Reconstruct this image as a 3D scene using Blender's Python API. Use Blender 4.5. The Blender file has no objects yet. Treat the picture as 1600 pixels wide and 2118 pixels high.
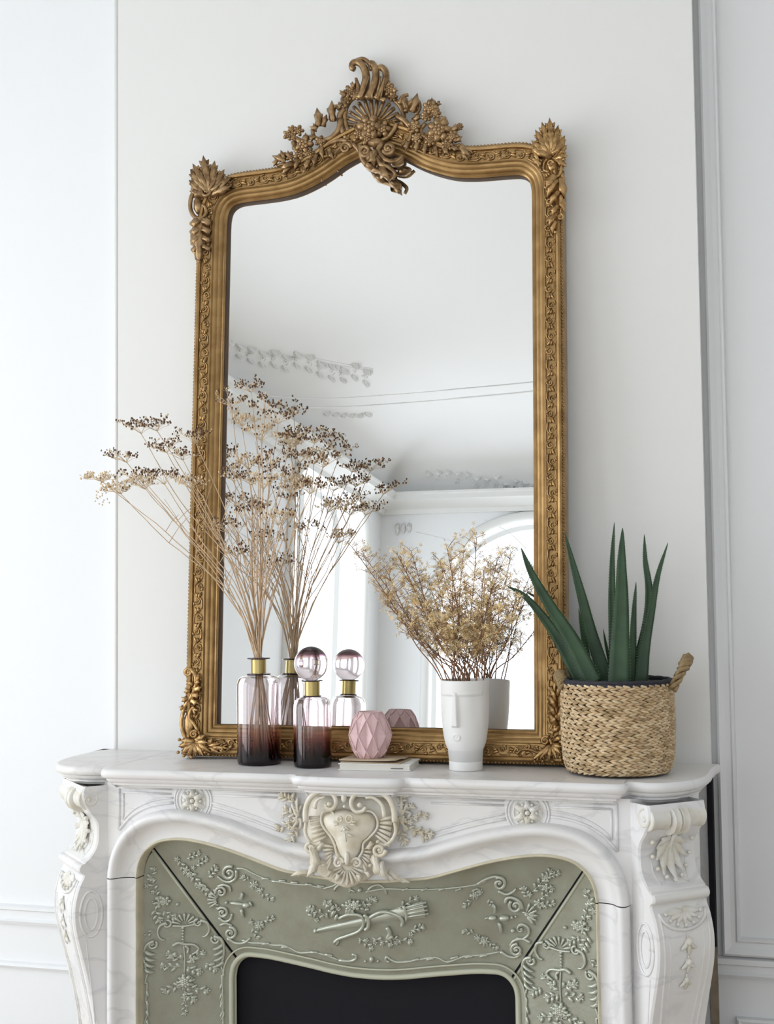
import bpy, math, random
from mathutils import Vector, Matrix
from mathutils.bvhtree import BVHTree
random.seed(7)
S = bpy.context.scene
COL = S.collection
pi = math.pi
V = Vector

# ------------------------------------------------------------------ camera
CX, CD, CZ, YAW, PITCH, ROLL, FPX = 0.9418, 3.187, 1.4764, 0.292, 0.0598, -0.0115, 2800.0
_cy, _sy, _cp, _sp = math.cos(YAW), math.sin(YAW), math.cos(PITCH), math.sin(PITCH)
FW = V((-_sy * _cp, _cy * _cp, _sp)); _r = V((_cy, _sy, 0)); _u = _r.cross(FW)
RT = _r * math.cos(ROLL) + _u * math.sin(ROLL); UP = -_r * math.sin(ROLL) + _u * math.cos(ROLL)
CAM = V((CX, -CD, CZ))
cd = bpy.data.cameras.new('camera'); cam = bpy.data.objects.new('camera', cd); COL.objects.link(cam)
cd.sensor_fit = 'HORIZONTAL'; cd.sensor_width = 36; cd.lens = 36 * FPX / 1600; cd.clip_start = 0.05; cd.clip_end = 100
mw = Matrix((RT, UP, -FW)).transposed().to_4x4(); mw.translation = CAM; cam.matrix_world = mw
S.camera = cam

# ------------------------------------------------------------------ world, light, exposure
S.view_settings.view_transform = 'Standard'; S.view_settings.look = 'None'
S.view_settings.gamma = 1.0; S.view_settings.use_curve_mapping = False
S.view_settings.exposure = -0.45
W = bpy.data.worlds.new('sky'); S.world = W; W.use_nodes = True
bg = W.node_tree.nodes['Background']; bg.inputs[0].default_value = (0.86, 0.93, 1.0, 1); bg.inputs[1].default_value = 2.6
RX0, RX1, RY1, RZ = -2.7, 3.4, -8.75, 4.0          # room: left wall, right wall, back wall, ceiling
LEFT_WINDOWS = [(-0.75, -2.75), (-3.3, -4.85), (-6.4, -8.3)]
BACK_WINDOWS = [(-2.25, 0.05), (0.8, 3.1)]
WT = 0.32
def window_light(name, loc, sx, sz, rot, power):
    l = bpy.data.lights.new(name, 'AREA'); l.shape = 'RECTANGLE'; l.size = sx; l.size_y = sz
    l.energy = power; l.color = (0.93, 0.965, 1.0)
    o = bpy.data.objects.new(name, l); COL.objects.link(o); o.location = loc; o.rotation_euler = rot
    return o
POW = [76, 36, 36]
for (a, b), p in zip(LEFT_WINDOWS, POW):
    window_light('window_daylight', (RX0 - WT + 0.03, (a + b) / 2, 1.6), abs(a - b) - 0.1, 2.9, (0, -pi / 2, 0), p)
    bpy.context.scene.objects[-1].rotation_euler = (pi / 2, 0, -pi / 2)
for a, b in BACK_WINDOWS:
    window_light('window_daylight', ((a + b) / 2, RY1 - WT + 0.03, 1.5), b - a - 0.1, 2.6, (pi / 2, 0, 0), 27)
    bpy.context.scene.objects[-1].rotation_euler = (-pi / 2, 0, pi)

# ------------------------------------------------------------------ helpers
def ray(px, py): return (FW * FPX + RT * (px - 800) - UP * (py - 1059)).normalized()
def hit(px, py, p0, n):
    d = ray(px, py); return CAM + d * ((p0 - CAM).dot(n) / d.dot(n))
def atY(px, py, y): return hit(px, py, V((0, y, 0)), V((0, 1, 0)))
def atZ(px, py, z): return hit(px, py, V((0, 0, z)), V((0, 0, 1)))

def tag(o, label=None, cat=None, group=None, kind=None):
    if label: o['label'] = label
    if cat: o['category'] = cat
    if group: o['group'] = group
    if kind: o['kind'] = kind
    return o
def empty(name, loc, label, cat):
    o = bpy.data.objects.new(name, None); COL.objects.link(o); o.location = loc; o.empty_display_size = .05
    tag(o, label, cat); return o

def crom(P, n):
    """Catmull-Rom through tuples (any dimension)"""
    if len(P) < 3: 
        a, b = P[0], P[-1]; return [tuple(a[k] + (b[k] - a[k]) * i / n for k in range(len(a))) for i in range(n + 1)]
    out = []; Q = [tuple(2 * a - b for a, b in zip(P[0], P[1]))] + list(P) + [tuple(2 * a - b for a, b in zip(P[-1], P[-2]))]
    for i in range(1, len(Q) - 2):
        a, b, c, d = Q[i - 1:i + 3]
        for k in range(n):
            t = k / n
            out.append(tuple(.5 * ((2 * q) + (-p + r) * t + (2 * p - 5 * q + 4 * r - s) * t * t + (-p + 3 * q - 3 * r + s) * t ** 3) for p, q, r, s in zip(a, b, c, d)))
    out.append(tuple(P[-1])); return out

RELIEF_STUFF = ('rose_cluster', 'floral_branch', 'floral_spray', 'shield_flower', 'trophy_foliage', 'festoon', 'border_scrollwork', 'shell_fluting', 'bellflower_drop', 'corner_scroll', 'cartouche_border', 'claw_leaf')
class MB:
    def __init__(s): s.v = []; s.f = []; s.m = []; s.mi = 0
    def add(s, vs, fs):
        o = len(s.v); s.v += [tuple(p) for p in vs]
        for f in fs: s.f.append(tuple(i + o for i in f)); s.m.append(s.mi)
    def box(s, a, b):
        x0, y0, z0 = a; x1, y1, z1 = b
        s.add([(x0, y0, z0), (x1, y0, z0), (x1, y1, z0), (x0, y1, z0), (x0, y0, z1), (x1, y0, z1), (x1, y1, z1), (x0, y1, z1)],
              [(0, 3, 2, 1), (4, 5, 6, 7), (0, 1, 5, 4), (1, 2, 6, 5), (2, 3, 7, 6), (3, 0, 4, 7)])
    def grid(s, rows, close=False, flip=False):
        n = len(rows[0]); vs = [p for r in rows for p in r]; fs = []
        for i in range(len(rows) - 1):
            for j in range(n if close else n - 1):
                k = (j + 1) % n; f = (i * n + j, i * n + k, (i + 1) * n + k, (i + 1) * n + j)
                fs.append(f[::-1] if flip else f)
        s.add(vs, fs)
    def tube(s, P, R, n=6, flat=None):
        P = [V(p) for p in P]
        if not hasattr(R, '__len__'): R = [R] * len(P)
        up = None; rows = []
        for i, p in enumerate(P):
            t = (P[min(i + 1, len(P) - 1)] - P[max(i - 1, 0)])
            if t.length < 1e-9: t = V((0, 0, 1))
            t.normalize()
            if up is None:
                up = V((0, 0, 1)) if abs(t.z) < .9 else V((1, 0, 0))
            a = t.cross(up)
            if a.length < 1e-6: a = t.cross(V((.3, 1, .2)))
            a.normalize(); b = a.cross(t).normalized(); up = b
            rows.append([p + (a * math.cos(2 * pi * k / n) + b * math.sin(2 * pi * k / n)) * R[i] for k in range(n)])
        o = len(s.v); s.grid(rows, True)
        s.f.append(tuple(o + k for k in range(n))[::-1]); s.m.append(s.mi)
        e = o + (len(rows) - 1) * n; s.f.append(tuple(e + k for k in range(n))); s.m.append(s.mi)
    def ball(s, c, r, n=8, m=5, rx=None):
        """r: radius or 3 axis vectors"""
        c = V(c)
        ax = (V((r, 0, 0)), V((0, r, 0)), V((0, 0, r))) if not hasattr(r, '__len__') else r
        vs = [c + ax[2]]; 
        for i in range(1, m):
            t = pi * i / m
            for j in range(n):
                a = 2 * pi * j / n
                vs.append(c + ax[0] * (math.sin(t) * math.cos(a)) + ax[1] * (math.sin(t) * math.sin(a)) + ax[2] * math.cos(t))
        vs.append(c - ax[2]); fs = [(0, 1 + j, 1 + (j + 1) % n) for j in range(n)]
        for i in range(m - 2):
            for j in range(n):
                k = (j + 1) % n; a = 1 + i * n; b = a + n; fs.append((a + j, b + j, b + k, a + k))
        a = 1 + (m - 2) * n; fs += [(a + j, len(vs) - 1, a + (j + 1) % n) for j in range(n)]
        s.add(vs, fs)
    def lathe(s, prof, n=48, c=(0, 0, 0), close=False):
        rows = [[(c[0] + r * math.cos(2 * pi * k / n), c[1] + r * math.sin(2 * pi * k / n), c[2] + z) for k in range(n)] for r, z in prof]
        if close: rows.append(rows[0])
        s.grid(rows, True)
    def build(s, name, mat, parent=None, smooth=True, angle=None, loc=None):
        me = bpy.data.meshes.new(name); me.from_pydata(s.v, [], s.f)
        mats = mat if isinstance(mat, (list, tuple)) else [mat]
        for m in mats: me.materials.append(m)
        if len(mats) > 1: me.polygons.foreach_set('material_index', s.m)
        me.polygons.foreach_set('use_smooth', [smooth] * len(me.polygons))
        me.update()
        if angle is not None:
            try: me.set_sharp_from_angle(angle=math.radians(angle))
            except Exception: pass
        o = bpy.data.objects.new(name, me); COL.objects.link(o)
        if name in RELIEF_STUFF: o['kind'] = 'stuff'
        if loc: o.location = loc
        if parent is not None:
            o.parent = parent
            o.matrix_parent_inverse = Matrix.Translation(-world_loc(parent))
        return o
def world_loc(o):
    # parents are never rotated: sum of translations
    l = V((0, 0, 0))
    while o is not None:
        l = l + o.location
        if o.parent is not None: l = l + o.matrix_parent_inverse.translation
        o = o.parent
    return l
def struct(o, **k): o['kind'] = 'structure'; return o

# ------------------------------------------------------------------ materials
def mat(name, col, rough=.5, metal=0, bump=0, bscale=20, var=0, vscale=5, spec=.5, detail=4, var_col=None, **kw):
    m = bpy.data.materials.new(name); m.use_nodes = True; nt = m.node_tree; b = nt.nodes['Principled BSDF']
    b.inputs['Base Color'].default_value = (*col, 1); b.inputs['Roughness'].default_value = rough
    b.inputs['Metallic'].default_value = metal; b.inputs['Specular IOR Level'].default_value = spec
    for k, v in kw.items(): b.inputs[k.replace('_', ' ')].default_value = v
    tc = nt.nodes.new('ShaderNodeTexCoord')
    if var:
        n = nt.nodes.new('ShaderNodeTexNoise'); n.inputs['Scale'].default_value = vscale; n.inputs['Detail'].default_value = detail
        nt.links.new(tc.outputs['Object'], n.inputs['Vector'])
        r = nt.nodes.new('ShaderNodeValToRGB'); vc = var_col or tuple(c * (1 - var) for c in col)
        r.color_ramp.elements[0].position = .35; r.color_ramp.elements[1].position = .65
        r.color_ramp.elements[0].color = (*vc, 1); r.color_ramp.elements[1].color = (*col, 1)
        nt.links.new(n.outputs['Fac'], r.inputs[0]); nt.links.new(r.outputs[0], b.inputs['Base Color'])
    if bump:
        n = nt.nodes.new('ShaderNodeTexNoise'); n.inputs['Scale'].default_value = bscale; n.inputs['Detail'].default_value = 5
        nt.links.new(tc.outputs['Object'], n.inputs['Vector'])
        bp = nt.nodes.new('ShaderNodeBump'); bp.inputs['Strength'].default_value = bump; bp.inputs['Distance'].default_value = .004
        nt.links.new(n.outputs['Fac'], bp.inputs['Height']); nt.links.new(bp.outputs[0], b.inputs['Normal'])
    return m
def marble(name, base, vein, cream):
    m = bpy.data.materials.new(name); m.use_nodes = True; nt = m.node_tree; b = nt.nodes['Principled BSDF']
    b.inputs['Roughness'].default_value = .32
    tc = nt.nodes.new('ShaderNodeTexCoord')
    n1 = nt.nodes.new('ShaderNodeTexNoise'); n1.inputs['Scale'].default_value = 3.2; n1.inputs['Detail'].default_value = 9; n1.inputs['Distortion'].default_value = 1.6
    mp_ = nt.nodes.new('ShaderNodeMapping'); mp_.inputs['Rotation'].default_value = (.3, .6, .5); mp_.inputs['Scale'].default_value = (1, 1, 1.9)
    nt.links.new(tc.outputs['Object'], mp_.inputs[0]); nt.links.new(mp_.outputs[0], n1.inputs['Vector'])
    r1 = nt.nodes.new('ShaderNodeValToRGB'); e = r1.color_ramp.elements
    e[0].position = .47; e[0].color = (0, 0, 0, 1); e[1].position = .5; e[1].color = (1, 1, 1, 1)
    x = r1.color_ramp.elements.new(.535); x.color = (0, 0, 0, 1)
    nt.links.new(n1.outputs['Fac'], r1.inputs[0])
    n2 = nt.nodes.new('ShaderNodeTexNoise'); n2.inputs['Scale'].default_value = 2.3; n2.inputs['Detail'].default_value = 6
    nt.links.new(tc.outputs['Object'], n2.inputs['Vector'])
    r2 = nt.nodes.new('ShaderNodeValToRGB'); r2.color_ramp.elements[0].position = .42; r2.color_ramp.elements[1].position = .72
    r2.color_ramp.elements[0].color = (*base, 1); r2.color_ramp.elements[1].color = (*cream, 1)
    nt.links.new(n2.outputs['Fac'], r2.inputs[0])
    mu = nt.nodes.new('ShaderNodeMath'); mu.operation = 'MULTIPLY'; mu.inputs[1].default_value = .26
    nt.links.new(r1.outputs[0], mu.inputs[0])
    mx = nt.nodes.new('ShaderNodeMixRGB'); mx.inputs[2].default_value = (*vein, 1)
    nt.links.new(mu.outputs[0], mx.inputs[0]); nt.links.new(r2.outputs[0], mx.inputs[1]); nt.links.new(mx.outputs[0], b.inputs['Base Color'])
    return m
M_WALL = mat('warm_white_paint', (.80, .795, .775), .6, bump=.08, bscale=60)
M_WALL2 = mat('cool_white_paint', (.85, .86, .87), .55)
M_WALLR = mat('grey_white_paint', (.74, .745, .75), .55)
M_CEIL = mat('ceiling_paint', (.82, .825, .82), .7)
M_PLASTER = mat('plaster_moulding', (.78, .785, .77), .6)
M_FLOOR = mat('oak_floor', (.60, .49, .37), .4, var=.3, vscale=8)
M_GOLD = mat('antique_gilt', (.41, .255, .105), .36, metal=.78, bump=.12, bscale=220, var=.3, vscale=26, var_col=(.28, .165, .062))
M_GOLD2 = mat('aged_gilt_relief', (.54, .345, .15), .30, metal=.8, bump=.15, bscale=240, var=.5, vscale=70, var_col=(.26, .15, .06))
M_GOLDC = mat('brown_gilt_crest', (.42, .275, .135), .34, metal=.7, bump=.15, bscale=240, var=.5, vscale=60, var_col=(.19, .11, .05))
M_BACK = mat('frame_back_wood', (.10, .06, .035), .7)
M_MIRROR = mat('mirror_silver', (.93, .94, .94), .0, metal=1)
M_MARBLE = marble('white_marble', (.80, .79, .79), (.42, .42, .45), (.76, .74, .70))
M_MARBLEC = mat('cream_marble_carving', (.77, .73, .64), .35, var=.22, vscale=30, var_col=(.64, .57, .43))
M_MARBLEW = mat('white_marble_carving', (.80, .785, .74), .35, var=.15, vscale=30, var_col=(.70, .66, .56))
M_EDGE = mat('yellowed_marble_edge', (.70, .64, .48), .4, var=.2, vscale=25)
M_IRON = mat('sage_painted_iron', (.335, .345, .275), .36, metal=.15, bump=.25, bscale=90, var=.12, vscale=14, var_col=(.29, .285, .22))
M_IRONR = mat('sage_iron_lit_relief', (.50, .52, .44), .27, metal=.4, bump=.1, bscale=120)  # base colour lighter than the panels, with the relief highlights painted in
M_IRONL = mat('pale_iron_lip', (.50, .50, .39), .4)
M_DARK = mat('black_firebox_gap_shade', (.008, .0076, .011), .75, spec=.2)
M_BRASS = mat('brushed_brass', (.43, .335, .14), .34, metal=.95)
M_RIM = mat('dark_plum_glass_rim', (.035, .012, .02), .15)
M_STEM = mat('dry_straw_stem', (.70, .50, .32), .7, var=.3, vscale=40)
M_STEM2 = mat('reddish_brown_stem', (.30, .15, .08), .7, var=.3, vscale=30)
M_SEED = mat('dark_seed', (.13, .065, .035), .7)
M_FLUFF = mat('pale_dry_umbel', (.80, .63, .42), .8)
M_FLOR = mat('ochre_papery_floret', (.86, .62, .29), .75)
M_FLOR2 = mat('brown_papery_floret', (.42, .29, .15), .75)
M_FLOR3 = mat('pale_papery_floret', (.90, .74, .46), .75)
M_PINK = mat('matte_pink_ceramic', (.72, .50, .50), .45)
M_WHITE = mat('white_bisque_porcelain', (.80, .79, .77), .5)
M_BOOK = mat('white_book_cover', (.80, .79, .76), .5)
M_PAPER = mat('book_pages', (.76, .73, .66), .8)
M_KRAFT = mat('kraft_card', (.46, .36, .25), .7, bump=.1)
M_INK = mat('grey_ink', (.12, .12, .13), .6)
M_STRAW = [mat('seagrass_straw', (.62, .44, .25), .6, var=.3, vscale=60), mat('seagrass_tan', (.48, .33, .17), .6, var=.3, vscale=60), mat('seagrass_pale', (.72, .55, .34), .6, var=.2, vscale=60)]
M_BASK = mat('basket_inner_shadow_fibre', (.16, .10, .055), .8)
M_BLACK = mat('black_woven_rim', (.022, .022, .03), .7, bump=.5, bscale=300)
M_ROPE = mat('rope_handle_fibre', (.36, .25, .12), .7, bump=.6, bscale=200, var=.4, vscale=90)
M_ALOE = mat('aloe_green', (.034, .078, .032), .45, var=.35, vscale=22, var_col=(.020, .050, .020), spec=.4)
M_ALOEE = mat('aloe_spine', (.20, .27, .16), .5)
M_SOIL = mat('potting_soil', (.05, .035, .025), .9, bump=.6, bscale=80)
M_WOOD = mat('worn_wood_strip', (.23, .18, .12), .7, var=.3, vscale=30)

def glass_mat(name, stops):
    m = bpy.data.materials.new(name); m.use_nodes = True; nt = m.node_tree; b = nt.nodes['Principled BSDF']
    b.inputs['Transmission Weight'].default_value = 1; b.inputs['Roughness'].default_value = 0; b.inputs['IOR'].default_value = 1.45
    tc = nt.nodes.new('ShaderNodeTexCoord'); sp = nt.nodes.new('ShaderNodeSeparateXYZ'); nt.links.new(tc.outputs['Generated'], sp.inputs[0])
    r = nt.nodes.new('ShaderNodeValToRGB'); e = r.color_ramp.elements
    e[0].position = stops[0][0]; e[0].color = (*stops[0][1], 1); e[1].position = stops[-1][0]; e[1].color = (*stops[-1][1], 1)
    for p, c in stops[1:-1]:
        x = e.new(p); x.color = (*c, 1)
    nt.links.new(sp.outputs['Z'], r.inputs[0]); nt.links.new(r.outputs[0], b.inputs['Base Color'])
    return m
M_GLASS1 = glass_mat('ombre_plum_glass', [(0, (.012, .007, .016)), (.10, (.16, .065, .085)), (.20, (.46, .25, .23)), (.30, (.72, .52, .47)), (.375, (.93, .86, .87)), (1, (.965, .925, .94))])
M_GLASS2 = glass_mat('ombre_plum_glass_short', [(0, (.010, .006, .014)), (.13, (.14, .055, .07)), (.26, (.44, .24, .22)), (.38, (.70, .50, .46)), (.47, (.93, .86, .87)), (1, (.965, .92, .94))])
M_GLASSB = glass_mat('pink_glass_ball', [(0, (.96, .88, .91)), (.60, (.95, .84, .88)), (.69, (.84, .60, .69)), (.75, (.25, .09, .15)), (.79, (.02, .008, .012)), (1, (.01, .005, .008))])

# ------------------------------------------------------------------ room shell
def arch_top(t, a, b, zs, r):   # height of a flat arch with rounded corners of radius r
    lo, hi = min(a, b), max(a, b); d = min(t - lo, hi - t)
    if d >= r: return zs + r
    return zs + math.sqrt(max(0, r * r - (r - d) ** 2))
def pierced_wall(name, F, lo, hi, H, ops, m):
    """F(t, depth, z) -> xyz ; ops = [(a,b,zs,r)]"""
    mb = MB(); cur = lo
    for a, b, zs, r in sorted(ops):
        mb.grid([[F(cur, 0, 0), F(cur, 0, H)], [F(a, 0, 0), F(a, 0, H)]])
        N = 40; ts = [a + (b - a) * (.5 - .5 * math.cos(pi * i / N)) for i in range(N + 1)]
        zz = [arch_top(t, a, b, zs, r) for t in ts]
        mb.grid([[F(t, 0, z), F(t, 0, H)] for t, z in zip(ts, zz)])
        path = [(a, 0)] + list(zip(ts, zz)) + [(b, 0)]
        mb.grid([[F(t, 0, z), F(t, WT, z)] for t, z in path])
        cur = b
    mb.grid([[F(cur, 0, 0), F(cur, 0, H)], [F(hi, 0, 0), F(hi, 0, H)]])
    o = mb.build(name, m, smooth=False); o['kind'] = 'structure'; return o
H = RZ + .02
Lops = [(b, a, 2.93, .42) for a, b in LEFT_WINDOWS]
pierced_wall('wall_left', lambda t, d, z: (RX0 - d, t, z), RY1, .12, H, Lops, M_WALL2)
Bops = [(a, b, 2.30, .95) for a, b in BACK_WINDOWS]
pierced_wall('wall_back', lambda t, d, z: (t, RY1 - d, z), RX0, RX1, H, Bops, M_WALL2)
mb = MB(); mb.box((RX1, RY1, 0), (RX1 + .1, .3, H)); struct(mb.build('wall_right', M_WALL2, smooth=False))
mb = MB(); mb.box((RX0 - .05, RY1 - .05, -.05), (RX1 + .05, .3, 0)); struct(mb.build('floor', M_FLOOR, smooth=False))
mb = MB(); mb.box((RX0 - .05, RY1 - .05, RZ), (RX1 + .05, .3, RZ + .05)); struct(mb.build('ceiling', M_CEIL, smooth=False))
# windows: frame bars + panes
M_PANE = bpy.data.materials.new('clear_window_glass'); M_PANE.use_nodes = True
nt = M_PANE.node_tree; nt.nodes.remove(nt.nodes['Principled BSDF'])
tr = nt.nodes.new('ShaderNodeBsdfTransparent'); gl = nt.nodes.new('ShaderNodeBsdfGlossy'); gl.inputs['Roughness'].default_value = .02
mx = nt.nodes.new('ShaderNodeMixShader'); mx.inputs[0].default_value = .04
nt.links.new(tr.outputs[0], mx.inputs[1]); nt.links.new(gl.outputs[0], mx.inputs[2]); nt.links.new(mx.outputs[0], nt.nodes['Material Output'].inputs[0])
def window(idx, F, a, b, zs, r):
    N = 30; ts = [a + (b - a) * (.5 - .5 * math.cos(pi * i / N)) for i in range(N + 1)]
    path = [(a, 0)] + [(t, arch_top(t, a, b, zs, r)) for t in ts] + [(b, 0)]
    mb = MB(); mb.tube([F(t, WT - .05, z) for t, z in path], .035, 4); mb.tube([F((a + b) / 2, WT - .05, 0), F((a + b) / 2, WT - .05, zs + r)], .03, 4)
    fr = mb.build('window_%d' % idx, M_PLASTER, smooth=False); fr['kind'] = 'structure'
    for k, (c, d) in enumerate(((a, (a + b) / 2), ((a + b) / 2, b))):
        mb = MB(); us = [c + (d - c) * i / 12 for i in range(13)]
        mb.grid([[F(t, WT - .05, 0), F(t, WT - .05, arch_top(t, a, b, zs, r))] for t in us]); mb.build('pane', M_PANE, fr, smooth=False)
    # architrave round the opening on the room side
    mb = MB(); mb.tube([F(t, -.005, z + .04 if 0 < i < len(path) - 1 else z) for i, (t, z) in enumerate(path)], .045, 8)
    struct(mb.build('trim_%d' % idx, M_PLASTER))
i = 0
for a, b, zs, r in Lops: i += 1; window(i, lambda t, d, z: (RX0 - d, t, z), a, b, zs, r)
for a, b, zs, r in Bops: i += 1; window(i, lambda t, d, z: (t, RY1 - d, z), a, b, zs, r)
# cornice moulding and smooth cove along left, back and right wall
prof = [(0, 3.33), (.04, 3.33), (.05, 3.37), (.08, 3.38), (.14, 3.43), (.17, 3.44), (.17, 3.48), (.19, 3.49), (.19, 3.51), (.06, 3.515)]
def cornice(pf, name, m, ang):
    mb = MB(); mb.grid([[(RX0 + d, .05, z), (RX0 + d, RY1 + d, z), (RX1 - d, RY1 + d, z), (RX1 - d, .05, z)] for d, z in pf]); struct(mb.build(name, m, smooth=True, angle=ang)); return mb
cornice(prof, 'trim_10', M_PLASTER, 35)
cove = [(.07 + 1.05 * (1 - math.cos(pi / 2 * k / 14)), 3.50 + (RZ + .0008 - 3.50) * math.sin(pi / 2 * k / 14)) for k in range(15)]
COVE = cornice(cove, 'trim_11', M_CEIL, None)
COVE.add([(RX0, .1, RZ - .004), (RX0, RY1, RZ - .004), (RX1, RY1, RZ - .004), (RX1, .1, RZ - .004)], [(0, 1, 2, 3)])

# ------------------------------------------------------------------ relief toolkit
class Rel:
    """relief ornament on a surface. F(px, py, h) -> xyz, px/py are surface coordinates in drawing units, sc = metres per unit"""
    def __init__(s, F, sc, lw=1.0, tw=1.0): s.F = F; s.sc = sc; s.mb = MB(); s.lw = lw; s.tw = tw
    def tube(s, P, r, h=0, n=6, seg=4, r1=None, hs=None):
        Q = crom([tuple(p) + ((hs[i],) if hs else (h,)) for i, p in enumerate(P)], seg)
        L = len(Q); r1 = r if r1 is None else r1
        R = [(r + (r1 - r) * i / (L - 1)) * s.sc * s.tw for i in range(L)]
        s.mb.tube([s.F(*q) for q in Q], R, n)
    def bead(s, x, y, r, h=0, ry=None, n=7, m=5, hr=None, ang=0):
        c = V(s.F(x, y, h)); a = V(s.F(x + r * math.cos(ang), y + r * math.sin(ang), h)) - c; q = ry or r
        b = V(s.F(x - q * math.sin(ang), y + q * math.cos(ang), h)) - c
        d = a.cross(b).normalized() * (hr if hr is not None else min(a.length, b.length))
        s.mb.ball(c, (a, b, d), n, m)
    def scroll(s, x, y, R, a0=0, turns=1.2, sg=1, r=2, h=0, bead=True, r1=None, tail=None, n=6):
        N = int(10 * turns) + 2; P = list(tail) if tail else []
        for i in range(N):
            t = i / (N - 1); a = math.radians(a0) + sg * turns * 2 * pi * t; q = R * (1 - .72 * t)
            P.append((x + q * math.cos(a), y - q * math.sin(a)))
        s.tube(P, r, h, n, 2 if not tail else 3, r1 if r1 is not None else r * .75)
        if bead: s.bead(x, y, max(r * 1.1, R * .24), h + r * .3 * s.sc)
    def leaf(s, x0, y0, x1, y1, w, h=0, bend=0, lobes=3, hh=None, rise=0, nl=9):
        dx, dy = x1 - x0, y1 - y0; L = math.hypot(dx, dy) or 1; ux, uy = dx / L, dy / L; w = w * s.lw; hh = hh if hh is not None else w * s.sc * .55
        rows = []
        for i in range(nl + 1):
            t = i / nl; b = bend * math.sin(pi * t); cxm = x0 + dx * t - uy * b; cym = y0 + dy * t + ux * b
            wd = w * (math.sin(pi * min(1, t ** .80)) ** .58 if 0 < t < 1 else 0.02) * (.72 + .28 * abs(math.sin(lobes * pi * t)))
            row = []
            for c in (-1, -.66, -.33, 0, .33, .66, 1):
                g = (1 - c * c) * hh * (.35 + .65 * math.sin(pi * t)) + (hh * .25 if abs(c) == .33 else 0)
                k = -abs(c) * w * .25 * math.sin(lobes * pi * t)
                row.append(s.F(cxm - uy * wd * c * .5 + ux * k, cym + ux * wd * c * .5 + uy * k, h + g + rise * t * t))
            rows.append(row)
        s.mb.grid(rows)
    def flower(s, x, y, r, n=5, h=0, a0=0, inner=True):
        r = r * (1 + (s.lw - 1) * .6)
        for k in range(n):
            a = a0 + 2 * pi * k / n; s.bead(x + .58 * r * math.cos(a), y + .58 * r * math.sin(a), r * .46, h, ry=r * .34, n=7, m=4, ang=a)
        if inner:
            for k in range(n):
                a = a0 + pi / n + 2 * pi * k / n; s.bead(x + .3 * r * math.cos(a), y + .3 * r * math.sin(a), r * .24, h + .25 * r * s.sc, n=5, m=4)
        s.bead(x, y, r * .22, h + .3 * r * s.sc, n=6, m=4)
    def sprig(s, x, y, ang, L, n=5, w=6, h=0, fl=True, r=1.1):
        a = math.radians(ang); P = []
        for i in range(5): t = i / 4; P.append((x + L * t * math.cos(a) + 3 * math.sin(3 * t), y - L * t * math.sin(a)))
        s.tube(P, r, h, 5, 2, r * .5)
        for i in range(n):
            t = (i + .5) / n; sd = 1 if i % 2 else -1; b = a + sd * .9; px, py = x + L * t * math.cos(a), y - L * t * math.sin(a)
            s.leaf(px, py, px + w * 1.7 * math.cos(b), py - w * 1.7 * math.sin(b), w, h, lobes=2, nl=5)
        if fl: s.flower(P[-1][0], P[-1][1], w * .9, 5, h)
    def posy(s, x, y, R, n=8, h=0, seed=1):
        rd = random.Random(seed)
        for k in range(n):
            a = 2 * pi * k / n + rd.uniform(-.3, .3); q = R * rd.uniform(.75, 1.15)
            s.leaf(x + .3 * R * math.cos(a), y + .3 * R * math.sin(a), x + q * math.cos(a), y + q * math.sin(a), R * .42, h, lobes=2, nl=5)
        s.flower(x, y, R * .5, 5, h + R * s.sc * .15, a0=rd.random())
        for k in range(4):
            a = rd.uniform(0, 6.28); s.flower(x + .7 * R * math.cos(a), y + .7 * R * math.sin(a), R * .26, 5, h + R * s.sc * .12, inner=False)
    def shell(s, x, y, R, a0, a1, n=7, r=2, h=0, r0=.25):
        for k in range(n):
            a = math.radians(a0 + (a1 - a0) * k / (n - 1)); s.tube([(x + r0 * R * math.cos(a), y - r0 * R * math.sin(a)), (x + R * .65 * math.cos(a), y - R * .65 * math.sin(a)), (x + R * math.cos(a), y - R * math.sin(a))], r * .55, h, 6, 2, r)
            s.bead(x + R * math.cos(a), y - R * math.sin(a), r * 1.15, h)
def pillow(mb, F, poly, h0, hd, rings=5):
    cx_ = sum(p[0] for p in poly) / len(poly); cy_ = sum(p[1] for p in poly) / len(poly)
    rows = []
    for k in range(rings + 1):
        t = k / rings; q = math.cos(t * pi / 2); g = h0 + hd * math.sin(t * pi / 2)
        rows.append([F(cx_ + (x - cx_) * (q if k < rings else .001), cy_ + (y - cy_) * (q if k < rings else .001), g) for x, y in poly])
    mb.grid(rows, True)

# --- plaster ornaments on ceiling and cornice, seen in the mirror glass
LEAN = .065; MP0 = V((0, -.115, 1.08)); MN = V((0, -math.cos(LEAN), math.sin(LEAN))); MU = V((0, math.sin(LEAN), math.cos(LEAN)))
cbv = BVHTree.FromPolygons([V(v) for v in COVE.v] + [V((RX0, 0, 0)), V((RX0, RY1, 0)), V((RX0, RY1, RZ)), V((RX0, 0, RZ)), V((RX1, RY1, 0)), V((RX1, RY1, RZ))],
                           COVE.f + [tuple(len(COVE.v) + k for k in q) for q in ((0, 1, 2, 3), (1, 4, 5, 2))])
def RG(px, py, h):      # point of the room that the mirror shows at a place on its glass
    P = hit(px, py, MP0, MN); d = ray(px, py); d = d - 2 * d.dot(MN) * MN
    loc, n, i_, dist = cbv.ray_cast(P + d * .05, d)
    if loc is None: loc = P + d * 8
    if n is not None and n.dot(d) > 0: n = -n
    return loc + (n * h if n is not None else V((0, 0, -h)))
RS = 1 / 270
R = Rel(RG, RS); rd = random.Random(3)
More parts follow.
